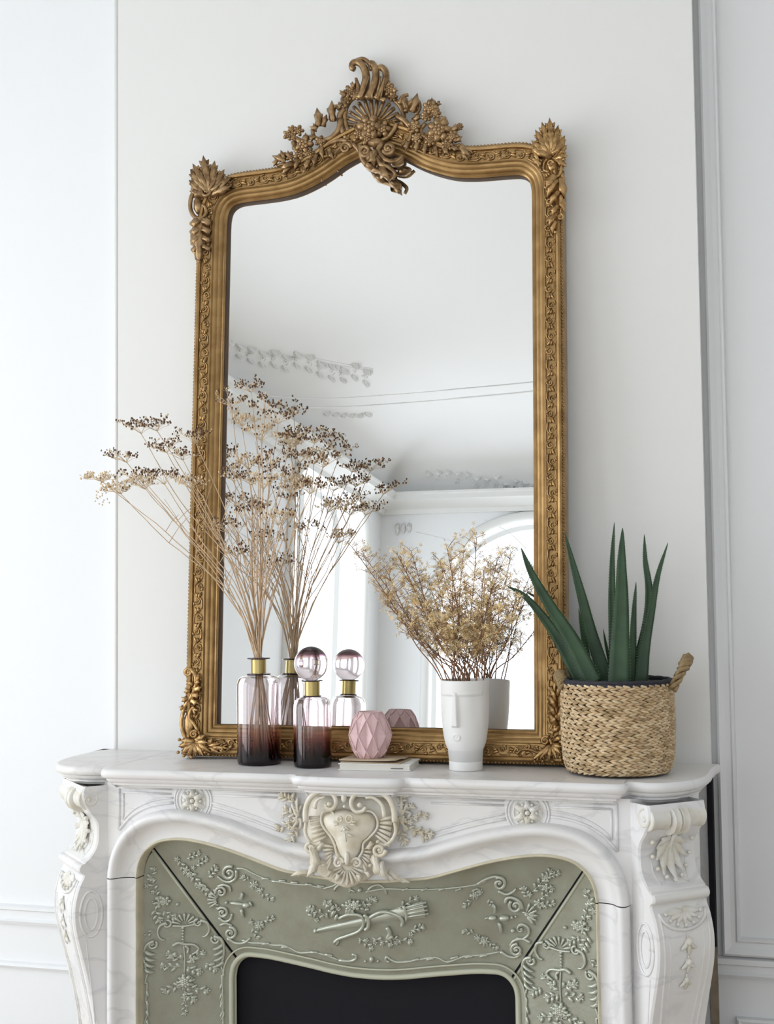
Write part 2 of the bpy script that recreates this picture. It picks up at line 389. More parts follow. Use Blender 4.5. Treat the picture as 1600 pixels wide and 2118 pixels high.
for k in range(13):     # low plaster foliage band on the cove
    x = 462 + 24 * k; y = 704 + .20 * (x - 462) + rd.uniform(-7, 7)
    R.leaf(x, y, x + 20, y + rd.uniform(-2, 12), 10, .0, 3, 3, .035)
    if k % 2: R.scroll(x + 8, y + 14, 7, rd.uniform(0, 360), 1.2, 1, 1.6, .0)
    else: R.posy(x + 4, y + 12, 8, 6, .0, k)
    R.leaf(x, y + 22, x + 14, y + 30 + rd.uniform(-3, 6), 8, .0, 3, 3, .03)
R.tube([(640, 738), (700, 750), (770, 762)], 1.0, 0); R.tube([(660, 748), (720, 758), (765, 766)], .8, 0)
for k in range(6): R.leaf(668 + 17 * k, 856 + rd.uniform(-3, 3), 684 + 17 * k, 852 + rd.uniform(-4, 4), 8, 0, 2, 3, .03)
struct(R.mb.build('trim_12', M_PLASTER))
R = Rel(RG, RS)
for k in range(12):
    x = 880 + 20 * k; y = 968 + .16 * (x - 880) + rd.uniform(-6, 6)
    R.leaf(x, y, x + 15, y + rd.uniform(-6, 10), 8, 0, 2, 3, .035)
    if k % 2: R.posy(x + 6, y + 16, 7, 6, 0, k + 40)
    else: R.scroll(x + 4, y + 12, 6, 60 * k, 1.2, 1, 1.4, 0)
for k in range(4): R.posy(900 + 50 * k, 1020, 8, 6, 0, k + 70)
struct(R.mb.build('trim_13', M_PLASTER))
R = Rel(RG, RS)         # tassel drops under the cornice corner
for k in range(3):
    x = 822 + 12 * k; R.leaf(x, 1084, x, 1108 - 3 * k, 9, .01, 0, 3, .03); R.scroll(x, 1088, 5, 90, 1.2, 1, 1.6, .02)
R.tube([(858, 1100), (930, 1118), (1000, 1150)], .9, 0); R.tube([(1000, 1075), (1050, 1100), (1088, 1135)], .9, 0)
struct(R.mb.build('trim_14', M_PLASTER))
R = Rel(RG, RS)         # soft ring moulding on the ceiling
for dy, q in ((0, 3.2), (10, 2.0), (-9, 1.2)):
    R.tube([(440, 795 + dy), (500, 815 + dy), (570, 829 + dy), (680, 832 + dy), (800, 825 + dy), (950, 813 + dy), (1120, 797 + dy), (1400, 765 + dy), (1900, 705 + dy)], q, -.02 if q > 3 else 0, 8, 6)
struct(R.mb.build('trim_17', M_CEIL))

# ------------------------------------------------------------------ fireplace-side walls
XL, XR = -.762, .746
mb = MB(); mb.box((XL, 0, 0), (XR, .14, H)); struct(mb.build('wall_front', M_WALL, smooth=False))
YLW, YRW = .03, .055
mb = MB(); mb.box((RX0, YLW, 0), (XL + .002, YLW + .08, H)); struct(mb.build('wall_front_left', M_WALL2, smooth=False))
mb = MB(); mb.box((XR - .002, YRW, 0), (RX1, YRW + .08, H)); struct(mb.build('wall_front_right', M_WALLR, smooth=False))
mb = MB(); mb.tube([(XL + .004, .004, 0), (XL + .004, .004, H)], .007, 8); struct(mb.build('trim_15', M_WALL))
def mould(name, pts, prof, m, sgn=1):
    """sweep a profile [(offset, height)] along polyline in the XZ plane on wall at y; pts (x,y,z)"""
    mb = MB(); rows = []
    for i, p in enumerate(pts):
        a = V(pts[max(i - 1, 0)]); b = V(pts[min(i + 1, len(pts) - 1)]); p = V(p)
        d1 = (p - a); d2 = (b - p); d1 = d1.normalized() if d1.length > 0 else d2.normalized(); d2 = d2.normalized() if d2.length > 0 else d1
        n1 = V((-d1.z, 0, d1.x)); n2 = V((-d2.z, 0, d2.x)); n = (n1 + n2); n = n / max(.3, n.dot(n1)) if n.length > 0 else n1
        rows.append([p + n * (o * sgn) + V((0, -h, 0)) for o, h in prof])
    mb.grid(rows); return mb
RAIL = [(0, 0), (0, .014), (.012, .02), (.020, .012), (.032, .012), (.036, .006), (.048, .006), (.050, 0)]
def rail(name, z, x0, x1, y, m, prof=RAIL):
    mb = mould(name, [(x0, y, z), (x1, y, z)], prof, m); struct(mb.build(name, m, smooth=False))
# dado rails on the left alcove: a panel bottom member, the rail and a lower line
rail('trim_20', .612, RX0, XL, YLW, M_WALL2, [(0, 0), (0, .012), (.008, .016), (.014, .008), (.034, .008), (.038, .016), (.046, .016), (.05, 0)])
rail('trim_21', .495, RX0, XL, YLW, M_WALL2, [(0, 0), (.002, .010), (.008, .014), (.014, .010), (.018, 0)])
# right alcove: vertical picture-frame moulding beside the breast, its bottom member and the lower panel
PF = [(0, 0), (.001, .016), (.006, .020), (.012, .016), (.020, .010), (.030, .008), (.034, .013), (.039, .013), (.042, 0)]
mb = mould('x', [(XR + .012, YRW, H), (XR + .012, YRW, .642), (1.75, YRW, .642)], PF, M_WALLR); struct(mb.build('trim_22', M_WALLR, smooth=False))
rail('trim_23', .594, XR, RX1, YRW, M_WALLR, [(0, 0), (0, .012), (.006, .016), (.012, .010), (.026, .010), (.030, .018), (.042, .018), (.046, .004)])
mb = mould('x', [(.785, YRW, .02), (.785, YRW, .505), (1.75, YRW, .505)][::-1], [(a, b) for a, b in PF], M_WALLR); struct(mb.build('trim_24', M_WALLR, smooth=False))
mb = mould('x', [(.825, YRW, .02), (.825, YRW, .468), (1.75, YRW, .468)][::-1], [(0, 0), (.002, .008), (.008, .008), (.01, 0)], M_WALLR); struct(mb.build('trim_25', M_WALLR, smooth=False))

# ------------------------------------------------------------------ mantelpiece
MY = -.33
mant = empty('fireplace_mantel', (0, MY, 0), 'white veined marble mantelpiece with carved cartouche, scrolled corner consoles and serpentine arch', 'mantelpiece')
half = [(0, -.405), (.045, -.404), (.090, -.400), (.116, -.394), (.125, -.386), (.127, -.374), (.135, -.372), (.145, -.378), (.25, -.376), (.40, -.376), (.52, -.380), (.580, -.382), (.596, -.376), (.601, -.362), (.600, -.346), (.606, -.338), (.616, -.342), (.64, -.350), (.675, -.342), (.712, -.312), (.738, -.268), (.752, -.215), (.757, -.16), (.757, -.09), (.762, -.045), (.768, 0)]
plan = [(-x, y) for x, y in half[::-1]] + half[1:]
def inset(pl, d):
    out = []
    for i, p in enumerate(pl):
        a = pl[max(i - 1, 0)]; b = pl[min(i + 1, len(pl) - 1)]
        t1 = V((p[0] - a[0], p[1] - a[1])); t2 = V((b[0] - p[0], b[1] - p[1]))
        t1 = t1.normalized() if t1.length > 0 else t2.normalized(); t2 = t2.normalized() if t2.length > 0 else t1
        n1 = V((-t1.y, t1.x)); n2 = V((-t2.y, t2.x)); n = n1 + n2
        n = n / max(.8, n.dot(n1)) if n.length > 1e-6 else n1
        q = (p[0] + n.x * d, p[1] + n.y * d)
        if i in (0, len(pl) - 1): q = (p[0] + (d if i == 0 else -d), p[1])
        out.append(q)
    return out
plan = [(x - .038 * min(1, max(0, (-x - .62) / .05)) if y < -.01 else (x - .01 if x < 0 else x), y) for x, y in plan]
mb = MB(); prof = [(.007, 1.0805), (.002, 1.078), (0, 1.0705), (.002, 1.063), (.007, 1.0595), (.012, 1.0585), (.0125, 1.0545), (.017, 1.0500), (.024, 1.0475), (.0245, 1.0435), (.030, 1.0425), (.034, 1.0370)]
rows = [[(x, y, z) for x, y in inset(plan, d)] for d, z in prof]
mb.grid(rows, flip=True)
top = [(x, y, 1.0805) for x, y in inset(plan, .007)]
mb.grid([[(x, min(y, -.0), 1.0805) for x, y, z in top], [(x * .999, 0.0, 1.0805) for x, y, z in top]])
mb.build('shelf', M_MARBLE, mant, angle=50)
# --- serpentine arch path (inner edge) x>=0 half
AH = [(.000, .843), (.040, .845), (.085, .848), (.1215, .8525), (.172, .8595), (.233, .878), (.300, .898), (.367, .9125), (.423, .9175), (.473, .9095), (.503, .889), (.519, .862), (.525, .830)]
AH = [(p[0], p[1]) for p in crom(AH, 5)]
arch_i = [(-.525, 0)] + [(-x, z) for x, z in AH[::-1]] + AH[1:] + [(.525, 0)]
def offset_path(P, d):
    out = []
    for i, p in enumerate(P):
        a = P[max(i - 1, 0)]; b = P[min(i + 1, len(P) - 1)]
        t = V((b[0] - a[0], b[1] - a[1])).normalized(); out.append((p[0] - t.y * d, p[1] + t.x * d))
    return out
def arch_strip(mb, P, prof):
    rows = []
    offs = {}
    for o, h in prof:
        rows.append([(x, MY - h, z) for x, z in offset_path(P, o)])
    mb.grid(rows)
n_j = next(i for i, p in enumerate(arch_i) if p[1] > .8295)
n_k = len(arch_i) - n_j
JOINT = .830
archP = [(-.525, JOINT), (-.525, JOINT + .004)] + [p for p in arch_i if p[1] > JOINT + .007] + [(.525, JOINT + .004), (.525, JOINT)]
PR = [(0, -.035), (0, -.004), (.001, .003), (.003, .005), (.006, .003), (.007, -.002), (.018, -.002), (.030, .002), (.040, .010), (.046, .020), (.052, .026), (.059, .028), (.066, .024), (.070, .014), (.072, .004), (.0725, 0)]
mb = MB(); arch_strip(mb, archP, PR[5:]); mb.build('arch_moulding', M_MARBLE, mant, angle=60)
mb = MB(); arch_strip(mb, archP, PR[:6]); tag(mb.build('arch_edge', M_EDGE, mant, angle=60), 'yellowed inner edge of the arch')
for sx in (-1, 1):
    P = [(sx * .525, JOINT - .002), (sx * .525, .3), (sx * .525, 0)]
    if sx < 0: P = P[::-1]
    mb = MB(); arch_strip(mb, P, PR[5:]); mb.build('jamb_moulding', M_MARBLE, mant, angle=60)
    mb = MB(); arch_strip(mb, P, PR[:6]); tag(mb.build('jamb_edge', M_EDGE, mant, angle=60), 'yellowed inner edge of the jamb')
# --- frieze plate
mb = MB(); out = offset_path(archP, .070); out = [p for p in out]
top_pts = []
rows = []
prev = None
for (x, z) in out:
    x = max(-.602, min(.602, x)); rows.append([(x, MY, min(z, 1.03)), (x, MY, 1.045)])
mb.grid(rows)
mb.grid([[(-.602, MY, .83), (-.602, MY, 1.045)], [(out[0][0], MY, .83), (out[0][0], MY, 1.045)]])
mb.grid([[(out[-1][0], MY, .83), (out[-1][0], MY, 1.045)], [(.602, MY, .83), (.602, MY, 1.045)]])
for sx in (-1, 1):
    mb.box((min(sx * .590, sx * .604), MY + .002, 0), (max(sx * .590, sx * .604), -.2, 1.045))
mb.build('frieze', M_MARBLE, mant, smooth=False)
FZ = lambda x, z, h: (x, MY - h, z)
# panel lines following the arch + rosettes
for sx in (-1, 1):
    R = Rel(FZ, 1.0); oc = offset_path(archP, .086); oc = sorted([(abs(p[0]), p[1]) for p in oc if p[0] > 0])
    def az(x): return next((a[1] + (b[1] - a[1]) * (x - a[0]) / max(1e-6, b[0] - a[0]) for a, b in zip(oc, oc[1:]) if a[0] <= x <= b[0]), .95)
    for off, rr_ in ((0, .0036), (.011, .0026)):
        xe = .573 - off; xs_ = [.435 + (xe - .435) * k / 12 for k in range(13)]; T_ = 1.034 - off
        zlow = [min(T_ - .004, az(min(x, .548)) + off + (0 if x < .548 else -(x - .548) * 1.1)) for x in xs_]
        R.mb.tube([FZ(sx * x, z, 0) for x, z in zip(xs_, zlow)], rr_, 6)
        R.mb.tube([FZ(sx * xe, zlow[-1], 0), FZ(sx * xe, T_, 0)], rr_, 6); R.mb.tube([FZ(sx * xe, T_, 0), FZ(sx * .440, T_, 0)], rr_, 6)
        xs_ = [.175 + (.338 - .175) * k / 12 for k in range(13)]
        R.mb.tube([FZ(sx * x, min(T_ - .004, az(x) + off), 0) for x in xs_], rr_, 6); R.mb.tube([FZ(sx * .335, T_, 0), FZ(sx * .175, T_, 0)], rr_, 6)
    for rr in (.046, .040):   # arcs either side of rosette
        for a0, a1 in ((-50, 50), (130, 230)):
            R.tube([(sx * .386 + rr * 1.0 * math.cos(math.radians(a0 + (a1 - a0) * k / 6)), 1.0095 + rr * math.sin(math.radians(a0 + (a1 - a0) * k / 6))) for k in range(7)], .0028, 0, 6, 2)
    R.mb.build('panel_moulding', M_MARBLE, mant)
    R = Rel(FZ, 1.0); cx_ = sx * .386; cz_ = 1.0095
    for k in range(6):
        a = pi / 6 + 2 * pi * k / 6; R.leaf(cx_ + .006 * math.cos(a), cz_ + .006 * math.sin(a), cx_ + .027 * math.cos(a), cz_ + .027 * math.sin(a), .0225, .001, lobes=1.5, hh=.009)
        R.tube([(cx_ + .008 * math.cos(a), cz_ + .008 * math.sin(a)), (cx_ + .022 * math.cos(a), cz_ + .022 * math.sin(a))], .0014, .009, 5, 2)
        a += pi / 6; R.bead(cx_ + .020 * math.cos(a), cz_ + .020 * math.sin(a), .0038, .004)
    R.bead(cx_, cz_, .006, .005)
    R.tube([(cx_ + .031 * math.cos(2 * pi * k / 16), cz_ + .031 * math.sin(2 * pi * k / 16)) for k in range(17)], .0022, 0, 6, 1)
    R.mb.build('rosette', M_MARBLEW, mant)

# --- corner consoles at 45 degrees
def Lz(y): return .8295 + (1812 - y) * .00111
PRF = [(1.0385, .058), (1.020, .062), (1.000, .058), (.976, .044), (.954, .028), (.925, .026), (.898, .030), (.876, .044), (.866, .056), (.8625, .058), (.860, .066), (.852, .070), (.844, .068), (.838, .060), (.830, .060), (.810, .070), (.776, .079), (.745, .081), (.715, .078), (.687, .072), (.640, .060), (.600, .050), (.554, .040), (.49, .028), (.40, .022), (.2, .03), (.12, .05), (0, .055)]
PRF = crom([(z, p) for z, p in PRF], 3)
def prot(z):
    for (z0, p0), (z1, p1) in zip(PRF, PRF[1:]):
        if z <= z0 and z >= z1: return p0 + (p1 - p0) * ((z0 - z) / max(1e-9, z0 - z1))
    return PRF[-1][1] if z < .1 else PRF[0][1]
for sx in (-1, 1):
    WC = .178 if sx < 0 else .150
    d = V((sx * .7071, -.7071, 0)); w = V((sx * .7071, .7071, 0)); o0 = V((sx * .601, MY + .0, 0))
    def CF(u, z, h, o0=o0, d=d, w=w): return o0 + w * u + d * (prot(z) + h) + V((0, 0, z))
    con = MB(); rows = []
    for z, p in PRF:
        e = .004
        rows.append([o0 + V((0, 0, z)), o0 + d * (p - e) + V((0, 0, z)), o0 + w * e + d * p + V((0, 0, z)), o0 + w * (WC - e) + d * p + V((0, 0, z)), o0 + w * WC + d * (p - e) + V((0, 0, z)), o0 + w * (WC) + d * -.01 + V((0, 0, z)), V((sx * .73, -.19, z)), V((sx * .735, 0.0, z))])
    con.grid(rows, flip=sx > 0); c = con.build('console', M_MARBLE, mant, angle=32)
    # block behind the console
    mb = MB(); mb.add([(sx * .600, MY, 0), (sx * .71, -.225, 0), (sx * .73, -.19, 0), (sx * .735, 0, 0), (sx * .600, 0, 0), (sx * .600, MY, 1.045), (sx * .71, -.225, 1.045), (sx * .73, -.19, 1.045), (sx * .735, 0, 1.045), (sx * .600, 0, 1.045)],
                      [(0, 1, 6, 5), (1, 2, 7, 6), (2, 3, 8, 7), (3, 4, 9, 8)]); mb.build('pilaster_block', M_MARBLE, mant, smooth=False)
    # scrolled roll with side eyes
    mb = MB()
    def roll(u0, u1, r, out, zc):
        cc = o0 + d * (prot(zc) + out) + V((0, 0, zc)); rows = []
        for u, q in ((u0, 0.2), (u0, .92), (u0 + .002, 1), (u0 + (u1 - u0) * .3, .93), ((u0 + u1) / 2, .90), (u0 + (u1 - u0) * .7, .93), (u1 - .002, 1), (u1, .92), (u1, .2)):
            rows.append([cc + w * u + (d * math.cos(a) + V((0, 0, 1)) * math.sin(a)) * r * q for a in [2 * pi * k / 16 for k in range(16)]])
        mb.grid(rows, True)
    roll(.004, .052, .025, -.016, 1.008); roll(.098, WC - .004, .025, -.016, 1.008); 
    roll(.055, .074, .031, -.012, 1.003); roll(.077, .096, .031, -.012, 1.003)
    for uu in (.002, WC - .002):
        cc = o0 + d * (prot(1.008) - .016) + V((0, 0, 1.008)) + w * uu
        P = []
        for i in range(16):
            t = i / 15; a = pi / 2 + 2.2 * pi * t; q = .022 * (1 - .75 * t); P.append(cc + (d * math.cos(a) + V((0, 0, 1)) * math.sin(a)) * q)
        mb.tube(P, .0035, 6); mb.ball(cc, .006)
    mb.build('scroll', M_MARBLEW, c, angle=40)
    R = Rel(CF, 1.0); mid = WC / 2   # acanthus leaf
    for k, (a, L, wd) in enumerate(((-90, .086, .030), (-115, .080, .026), (-65, .080, .026), (-140, .066, .024), (-40, .066, .024), (-165, .048, .020), (-15, .048, .020))):
        a = math.radians(a); R.leaf(mid, .965, mid + L * math.cos(a) * .8, .965 + L * math.sin(a), wd, .001 + .001 * (k == 0), 0, 3, .008, .010)
    for k in range(9):
        a = math.radians(-180 + 180 * k / 8); R.bead(mid + .052 * math.cos(a), .960 + .078 * math.sin(a), .0052, .010, n=6, m=4)
    R.tube([(mid, .975), (mid, .93), (mid, .885)], .005, .008, 6, 3, .0025)
    R.mb.build('acanthus_leaf', M_MARBLEW, c)
    R = Rel(CF, 1.0)      # incised frame lines below the leaf
    R.tube([(.030, .925), (.033, .890), (.038, .872)], .002, .0, 5, 3); R.tube([(WC - .030, .925), (WC - .033, .890), (WC - .038, .872)], .002, 0, 5, 3)
    R.tube([(.04, .874), (mid, .886), (WC - .04, .874)], .0018, 0, 5, 4)
    # shell in the arched head of the knee, its rim, fluted border
    arc = [(mid + .060 * math.cos(math.radians(a)), .822 + .036 * math.sin(math.radians(a))) for a in range(-180, 1, 20)]
    R.tube(arc, .004, .001, 6, 2); R.tube([(.014, .822), (.016, .75), (.022, .65), (.028, .55), (.03, .3)], .003, 0, 6, 3); R.tube([(WC - .014, .822), (WC - .016, .75), (WC - .022, .65), (WC - .028, .55), (WC - .03, .3)], .003, 0, 6, 3)
    R.tube([(.030, .775), (.036, .65), (.042, .55), (.044, .3)], .0022, 0, 6, 3); R.tube([(WC - .030, .775), (WC - .036, .65), (WC - .042, .55), (WC - .044, .3)], .0022, 0, 6, 3)
    R.mb.build('panel_bead', M_MARBLE, c)
    R = Rel(CF, 1.0)
    for k in range(7):
        a = math.radians(-170 + 160 * k / 6); R.leaf(mid, .822, mid + .046 * math.cos(a), .824 + .028 * math.sin(a), .016, .001, 0, 1, .005); R.bead(mid + .046 * math.cos(a), .824 + .029 * math.sin(a), .0045, .003, n=6, m=4)
    R.mb.build('shell', M_MARBLEW, c)
    R = Rel(CF, 1.0)
    for k, zc in enumerate((.763, .722, .684)):
        q = 1 - .12 * k
        R.bead(mid, zc, .0075 * q, .004, ry=.010 * q); R.leaf(mid, zc + .006, mid - .020 * q, zc - .014 * q, .012 * q, .001, .004, 2, .005, .003); R.leaf(mid, zc + .006, mid + .020 * q, zc - .014 * q, .012 * q, .001, -.004, 2, .005, .003)
        R.leaf(mid, zc, mid, zc - .026 * q, .010 * q, .003, 0, 1, .005); R.tube([(mid, zc + .014), (mid, zc + .004)], .0022, .002, 5, 1)
    R.mb.build('bellflower_drop', M_MARBLEW, c)
    # oval ring on the inner cheek
    nrm = V((-sx * .7071, -.7071, 0))
    mb = MB()
    for (ra, rb, rr) in ((.026, .052, .003), (.015, .036, .003)):
        mb.tube([o0 + d * (.040 + ra * math.cos(a)) + V((0, 0, .748 + rb * math.sin(a))) for a in [2 * pi * k / 28 for k in range(29)]], rr, 6)
    mb.tube([o0 + d * (.052 - .022 * t) + V((0, 0, .690 - .19 * t)) for t in [k / 8 for k in range(9)]], .0018, 5)
    mb.build('oval_ring', M_MARBLE, c)
# --- central cartouche
CR = 1 / 905
def CG(px, py, h): p = atY(px, py, MY - h); return p
cart = MB(); hp = [(668, 1683), (690, 1676), (712, 1673), (735, 1678), (757, 1678), (774, 1690), (778, 1712), (765, 1732), (751, 1745), (745, 1764), (730, 1786), (715, 1792), (702, 1772), (693, 1752), (688, 1738), (675, 1721), (666, 1706), (663, 1692)]
hp = [(a, b) for a, b in crom(hp + [hp[0]], 3)][:-1]
bgp = [(640, 1660), (655, 1642), (690, 1636), (718, 1640), (750, 1637), (790, 1642), (808, 1665), (814, 1700), (806, 1732), (790, 1750), (785, 1790), (770, 1812), (745, 1826), (718, 1836), (690, 1826), (664, 1812), (650, 1790), (645, 1750), (636, 1735), (632, 1700)]
pillow(cart, CG, [(a, b) for a, b in crom(bgp + [bgp[0]], 3)][:-1], 0, .022, 5)
pillow(cart, CG, hp, .020, .030, 6)
cartouche = cart.build('cartouche', M_MARBLEC, mant)
R = Rel(CG, CR, 1.25, 1.15)
R.tube([(632, 1700), (632, 1675), (640, 1652), (658, 1638), (678, 1636), (692, 1648), (694, 1662), (687, 1673), (676, 1671), (673, 1662)], 5.5, .040, 8, 4, 3.2); R.bead(681, 1663, 5.5, .045)
R.tube([(816, 1700), (814, 1675), (804, 1652), (786, 1640), (760, 1636), (738, 1641), (727, 1654), (727, 1668), (736, 1679), (750, 1677), (756, 1668)], 5.5, .040, 8, 4, 3.2); R.bead(744, 1665, 6, .045)
R.tube([(650, 1672), (656, 1655), (672, 1648)], 4, .046, 6, 4, 2); R.tube([(795, 1690), (790, 1665), (772, 1650), (756, 1650)], 4, .046, 6, 4, 2)
R.tube([(692, 1686), (684, 1677), (670, 1678), (664, 1690), (667, 1708), (684, 1731), (692, 1748), (697, 1768), (711, 1787)], 2.2, .034, 6, 4)
R.tube([(741, 1682), (754, 1677), (770, 1680), (780, 1695), (779, 1714), (764, 1732), (751, 1745), (749, 1762), (733, 1786)], 2.2, .034, 6, 4)
R.tube([(633, 1700), (631, 1720), (638, 1738), (652, 1746), (664, 1742)], 3.2, .032, 6, 4); R.tube([(816, 1700), (818, 1720), (810, 1738), (795, 1748), (784, 1743)], 3.2, .032, 6, 4)
R.mb.build('volute', M_MARBLEC, cartouche)
R = Rel(CG, CR, 1.25, 1.15)
for k in range(6):
    y = 1694 + 9 * k; R.tube([(786 - k * 2.0, 1696 + 6 * k), (812 - k * 1.2, y - 4 + 3 * k)], 2.0, .030, 6, 2, 4.2); R.tube([(660 + 3 * k, 1690 + 8 * k), (640 + k * 1.5, 1692 + 10 * k)], 2.0, .030, 6, 2, 4.0)
for k in range(6):
    R.tube([(690 - 1 * k, 1752 + 5 * k), (667 + 2 * k, 1748 + 10 * k)], 1.6, .030, 6, 2, 3.0); R.tube([(748, 1756 + 5 * k), (772 - 3 * k, 1752 + 10 * k)], 1.6, .030, 6, 2, 3.0)
R.shell(718, 1790, 38, -160, -20, 9, 3.0, .018, .3)
R.mb.build('shell_fluting', M_MARBLEC, cartouche)
R = Rel(CG, CR, 1.25, 1.15)   # flower, drops, tongues on the shield
for x, y, r in ((702, 1694, 5), (722, 1694, 7)):
    R.tube([(x + r * math.cos(2 * pi * k / 10), y + r * 1.15 * math.sin(2 * pi * k / 10)) for k in range(11)], 1.7, .058, 6, 1); R.bead(x, y, 2, .056)
for a in ((700, 1702, 688, 1699, 5), (700, 1704, 691, 1707, 5), (724, 1704, 738, 1708, 5), (726, 1700, 738, 1700, 5), (712, 1709, 704, 1720, 5), (712, 1709, 722, 1718, 5), (712, 1722, 716, 1742, 4), (718, 1726, 730, 1731, 4)): R.leaf(*a, .056, 0, 2, .004)
R.bead(712, 1716, 4, .060); R.bead(711, 1650, 6, .040, ry=11); R.bead(712, 1668, 3.5, .045); R.bead(717, 1776, 5.5, .046, ry=16); R.bead(711, 1636, 4, .04)
R.scroll(700, 1785, 11, 0, 1.3, 1, 3, .036); R.scroll(737, 1785, 11, 180, 1.3, -1, 3, .036); R.bead(696, 1775, 4, .04)
R.mb.build('shield_flower', M_MARBLEC, cartouche)
R = Rel(CG, CR, 1.25, 1.15)   # claw leaves at the foot of the cartouche
R.leaf(640, 1752, 648, 1812, 20, .030, -8, 3, .016); R.leaf(652, 1770, 634, 1815, 16, .032, -6, 3, .014); R.scroll(642, 1754, 11, 90, 1.2, 1, 3.4, .036); R.leaf(640, 1806, 600, 1812, 12, .020, 3, 3, .01); R.leaf(655, 1760, 668, 1742, 10, .03, 0, 2)
R.leaf(776, 1765, 800, 1820, 20, .030, 8, 3, .016); R.leaf(790, 1780, 806, 1824, 15, .034, 8, 3, .014); R.scroll(784, 1758, 14, 0, 1.3, -1, 3.8, .038); R.leaf(803, 1800, 832, 1822, 12, .020, 3, 3, .01); R.leaf(820, 1812, 848, 1826, 9, .016, 2, 3)
R.leaf(770, 1742, 760, 1756, 10, .034, 0, 2); R.bead(781, 1741, 4, .04); R.bead(668, 1790, 4, .034); R.bead(765, 1790, 4, .034)
for x, y in ((684, 1800), (700, 1808), (740, 1808), (756, 1800)): R.leaf(x, y, x + (x - 718) * .25, y + 14, 9, .024, 0, 2)
R.mb.build('claw_leaf', M_MARBLEC, cartouche)
for nm, L in (('left', [(615, 1690, 150, 30), (612, 1700, 200, 40), (618, 1710, 235, 34), (620, 1680, 120, 36), (600, 1655, 150, 22)]), ('right', [(822, 1690, 40, 36), (828, 1695, 10, 52), (830, 1705, -30, 56), (822, 1668, 60, 26), (850, 1715, -15, 42), (826, 1715, -70, 30)])):
    R = Rel(CG, CR, .95, .9)
    for x, y, a, l in L: R.sprig(x, y, a, l, 5, 8, .006, True, 1.8)
    s_ = -1 if nm == 'left' else 1; x0 = 618 if nm == 'left' else 826
    for (dx, dy, r) in ((6, 0, 9), (22, 6, 7), (12, 18, 7), (34, -6, 6), (4, -18, 7)): R.flower(x0 + s_ * dx, 1695 + dy, r, 5, .010)
    for (dx, dy) in ((14, -30), (2, -42), (20, 28), (-2, 26)): R.leaf(x0, 1690, x0 + s_ * dx, 1690 + dy, 9, .008, 3 * s_, 2)
    R.mb.build('floral_spray', M_MARBLEC, cartouche)

# ------------------------------------------------------------------ cast iron insert
ins = empty('fireplace_insert', (0, -.25, 0), 'sage green cast-iron fireplace insert with relief scrolls around the dark opening', 'fireplace')
YO, YI = -.300, -.225
OH = [(0, .611), (.045, .6125), (.095, .618), (.145, .626), (.235, .6385), (.275, .641), (.300, .640), (.318, .630), (.330, .612), (.334, .590), (.334, .50), (.334, 0)]
OPEN_R = crom(OH[:10], 5) + [(.334, .5), (.334, 0)]
outR = [(x, z) for x, z in AH] + [(.525, .5), (.525, 0)]
# mitre positions (outer / inner)
MO = (.497, .895); MI = (.318, .630)
def split(path, m):
    k = min(range(len(path)), key=lambda i: (path[i][0] - m[0]) ** 2 + (path[i][1] - m[1]) ** 2); return path[:k + 1], path[k:]
def resample(P, n):
    L = [0]
    for a, b in zip(P, P[1:]): L.append(L[-1] + math.dist(a, b))
    out = []
    for i in range(n + 1):
        t = L[-1] * i / n; k = max(j for j in range(len(L)) if L[j] <= t + 1e-9); k = min(k, len(P) - 2)
        q = (t - L[k]) / max(1e-9, L[k + 1] - L[k]); out.append((P[k][0] + (P[k + 1][0] - P[k][0]) * q, P[k][1] + (P[k + 1][1] - P[k][1]) * q))
    return out
oT, oS = split(outR, MO); iT, iS = split(OPEN_R, MI)
def lip(t):   # profile of the splay, 0 outer..1 inner ; small raised border near the ends
    return 0
def panel(A, B, name, gap=.0):
    mb = MB(); rows = []
    for a, b in zip(A, B):
        r = []
        for k in range(13):
            t = k / 12; r.append((a[0] + (b[0] - a[0]) * t, YO + (YI - YO) * t, a[1] + (b[1] - a[1]) * t))
        rows.append(r)
    mb.grid(rows); return mb
A = resample(oT, 40); B = resample(iT, 40)
A = [(-x, z) for x, z in A[::-1]] + A[1:]; B = [(-x, z) for x, z in B[::-1]] + B[1:]
allm = MB()
pt = panel(A, B, 'top'); allm.add(pt.v, pt.f); top_panel = pt.build('top_panel', M_IRON, ins, angle=60)
side_panels = {}
for sx in (-1, 1):
    a_ = [(sx * x, z) for x, z in resample(oS, 40)]; b_ = [(sx * x, z) for x, z in resample(iS, 40)]
    g = .004
    a_ = [(x - sx * 0, z - g) for x, z in a_]; b_ = [(x, z - g) for x, z in b_]
    # equal heights below the curved part keep the side flat
    ps = panel(a_, b_, 'side'); allm.add(ps.v, ps.f); side_panels[sx] = ps.build('side_panel', M_IRON, ins, angle=60)
    # mitre ridge with dark joint
    mb = MB(); m0 = V((sx * (MO[0] + .002), YO - .000, MO[1] - .003)); m1 = V((sx * (MI[0] + .002), YI - .000, MI[1] - .003))
    mb.tube([m0, m1], .0019, 6); off = V((sx * -.006, -.001, .004)); mb.build('mitre_joint', M_DARK, ins)
    mb = MB(); mb.tube([m0 + V((sx * .006, -.001, -.001)), m1 + V((sx * .006, -.001, -.001))], .003, 6); mb.build('mitre_bead', M_IRONL, side_panels[sx])
bvh = BVHTree.FromPolygons([V(v) for v in allm.v], allm.f)
mb = MB(); PP = [(-x, z) for x, z in OPEN_R[::-1]] + OPEN_R[1:]
mb.tube([(x, YI - .002, z) for x, z in offset_path(PP, .004)], .0065, 8); mb.tube([(x, YI + .008, z) for x, z in PP], .005, 8)
mb.tube([(x, YI - .0105, z) for x, z in offset_path(PP, .022)], .0022, 6)
mb.build('opening_lip', M_IRONL, ins)
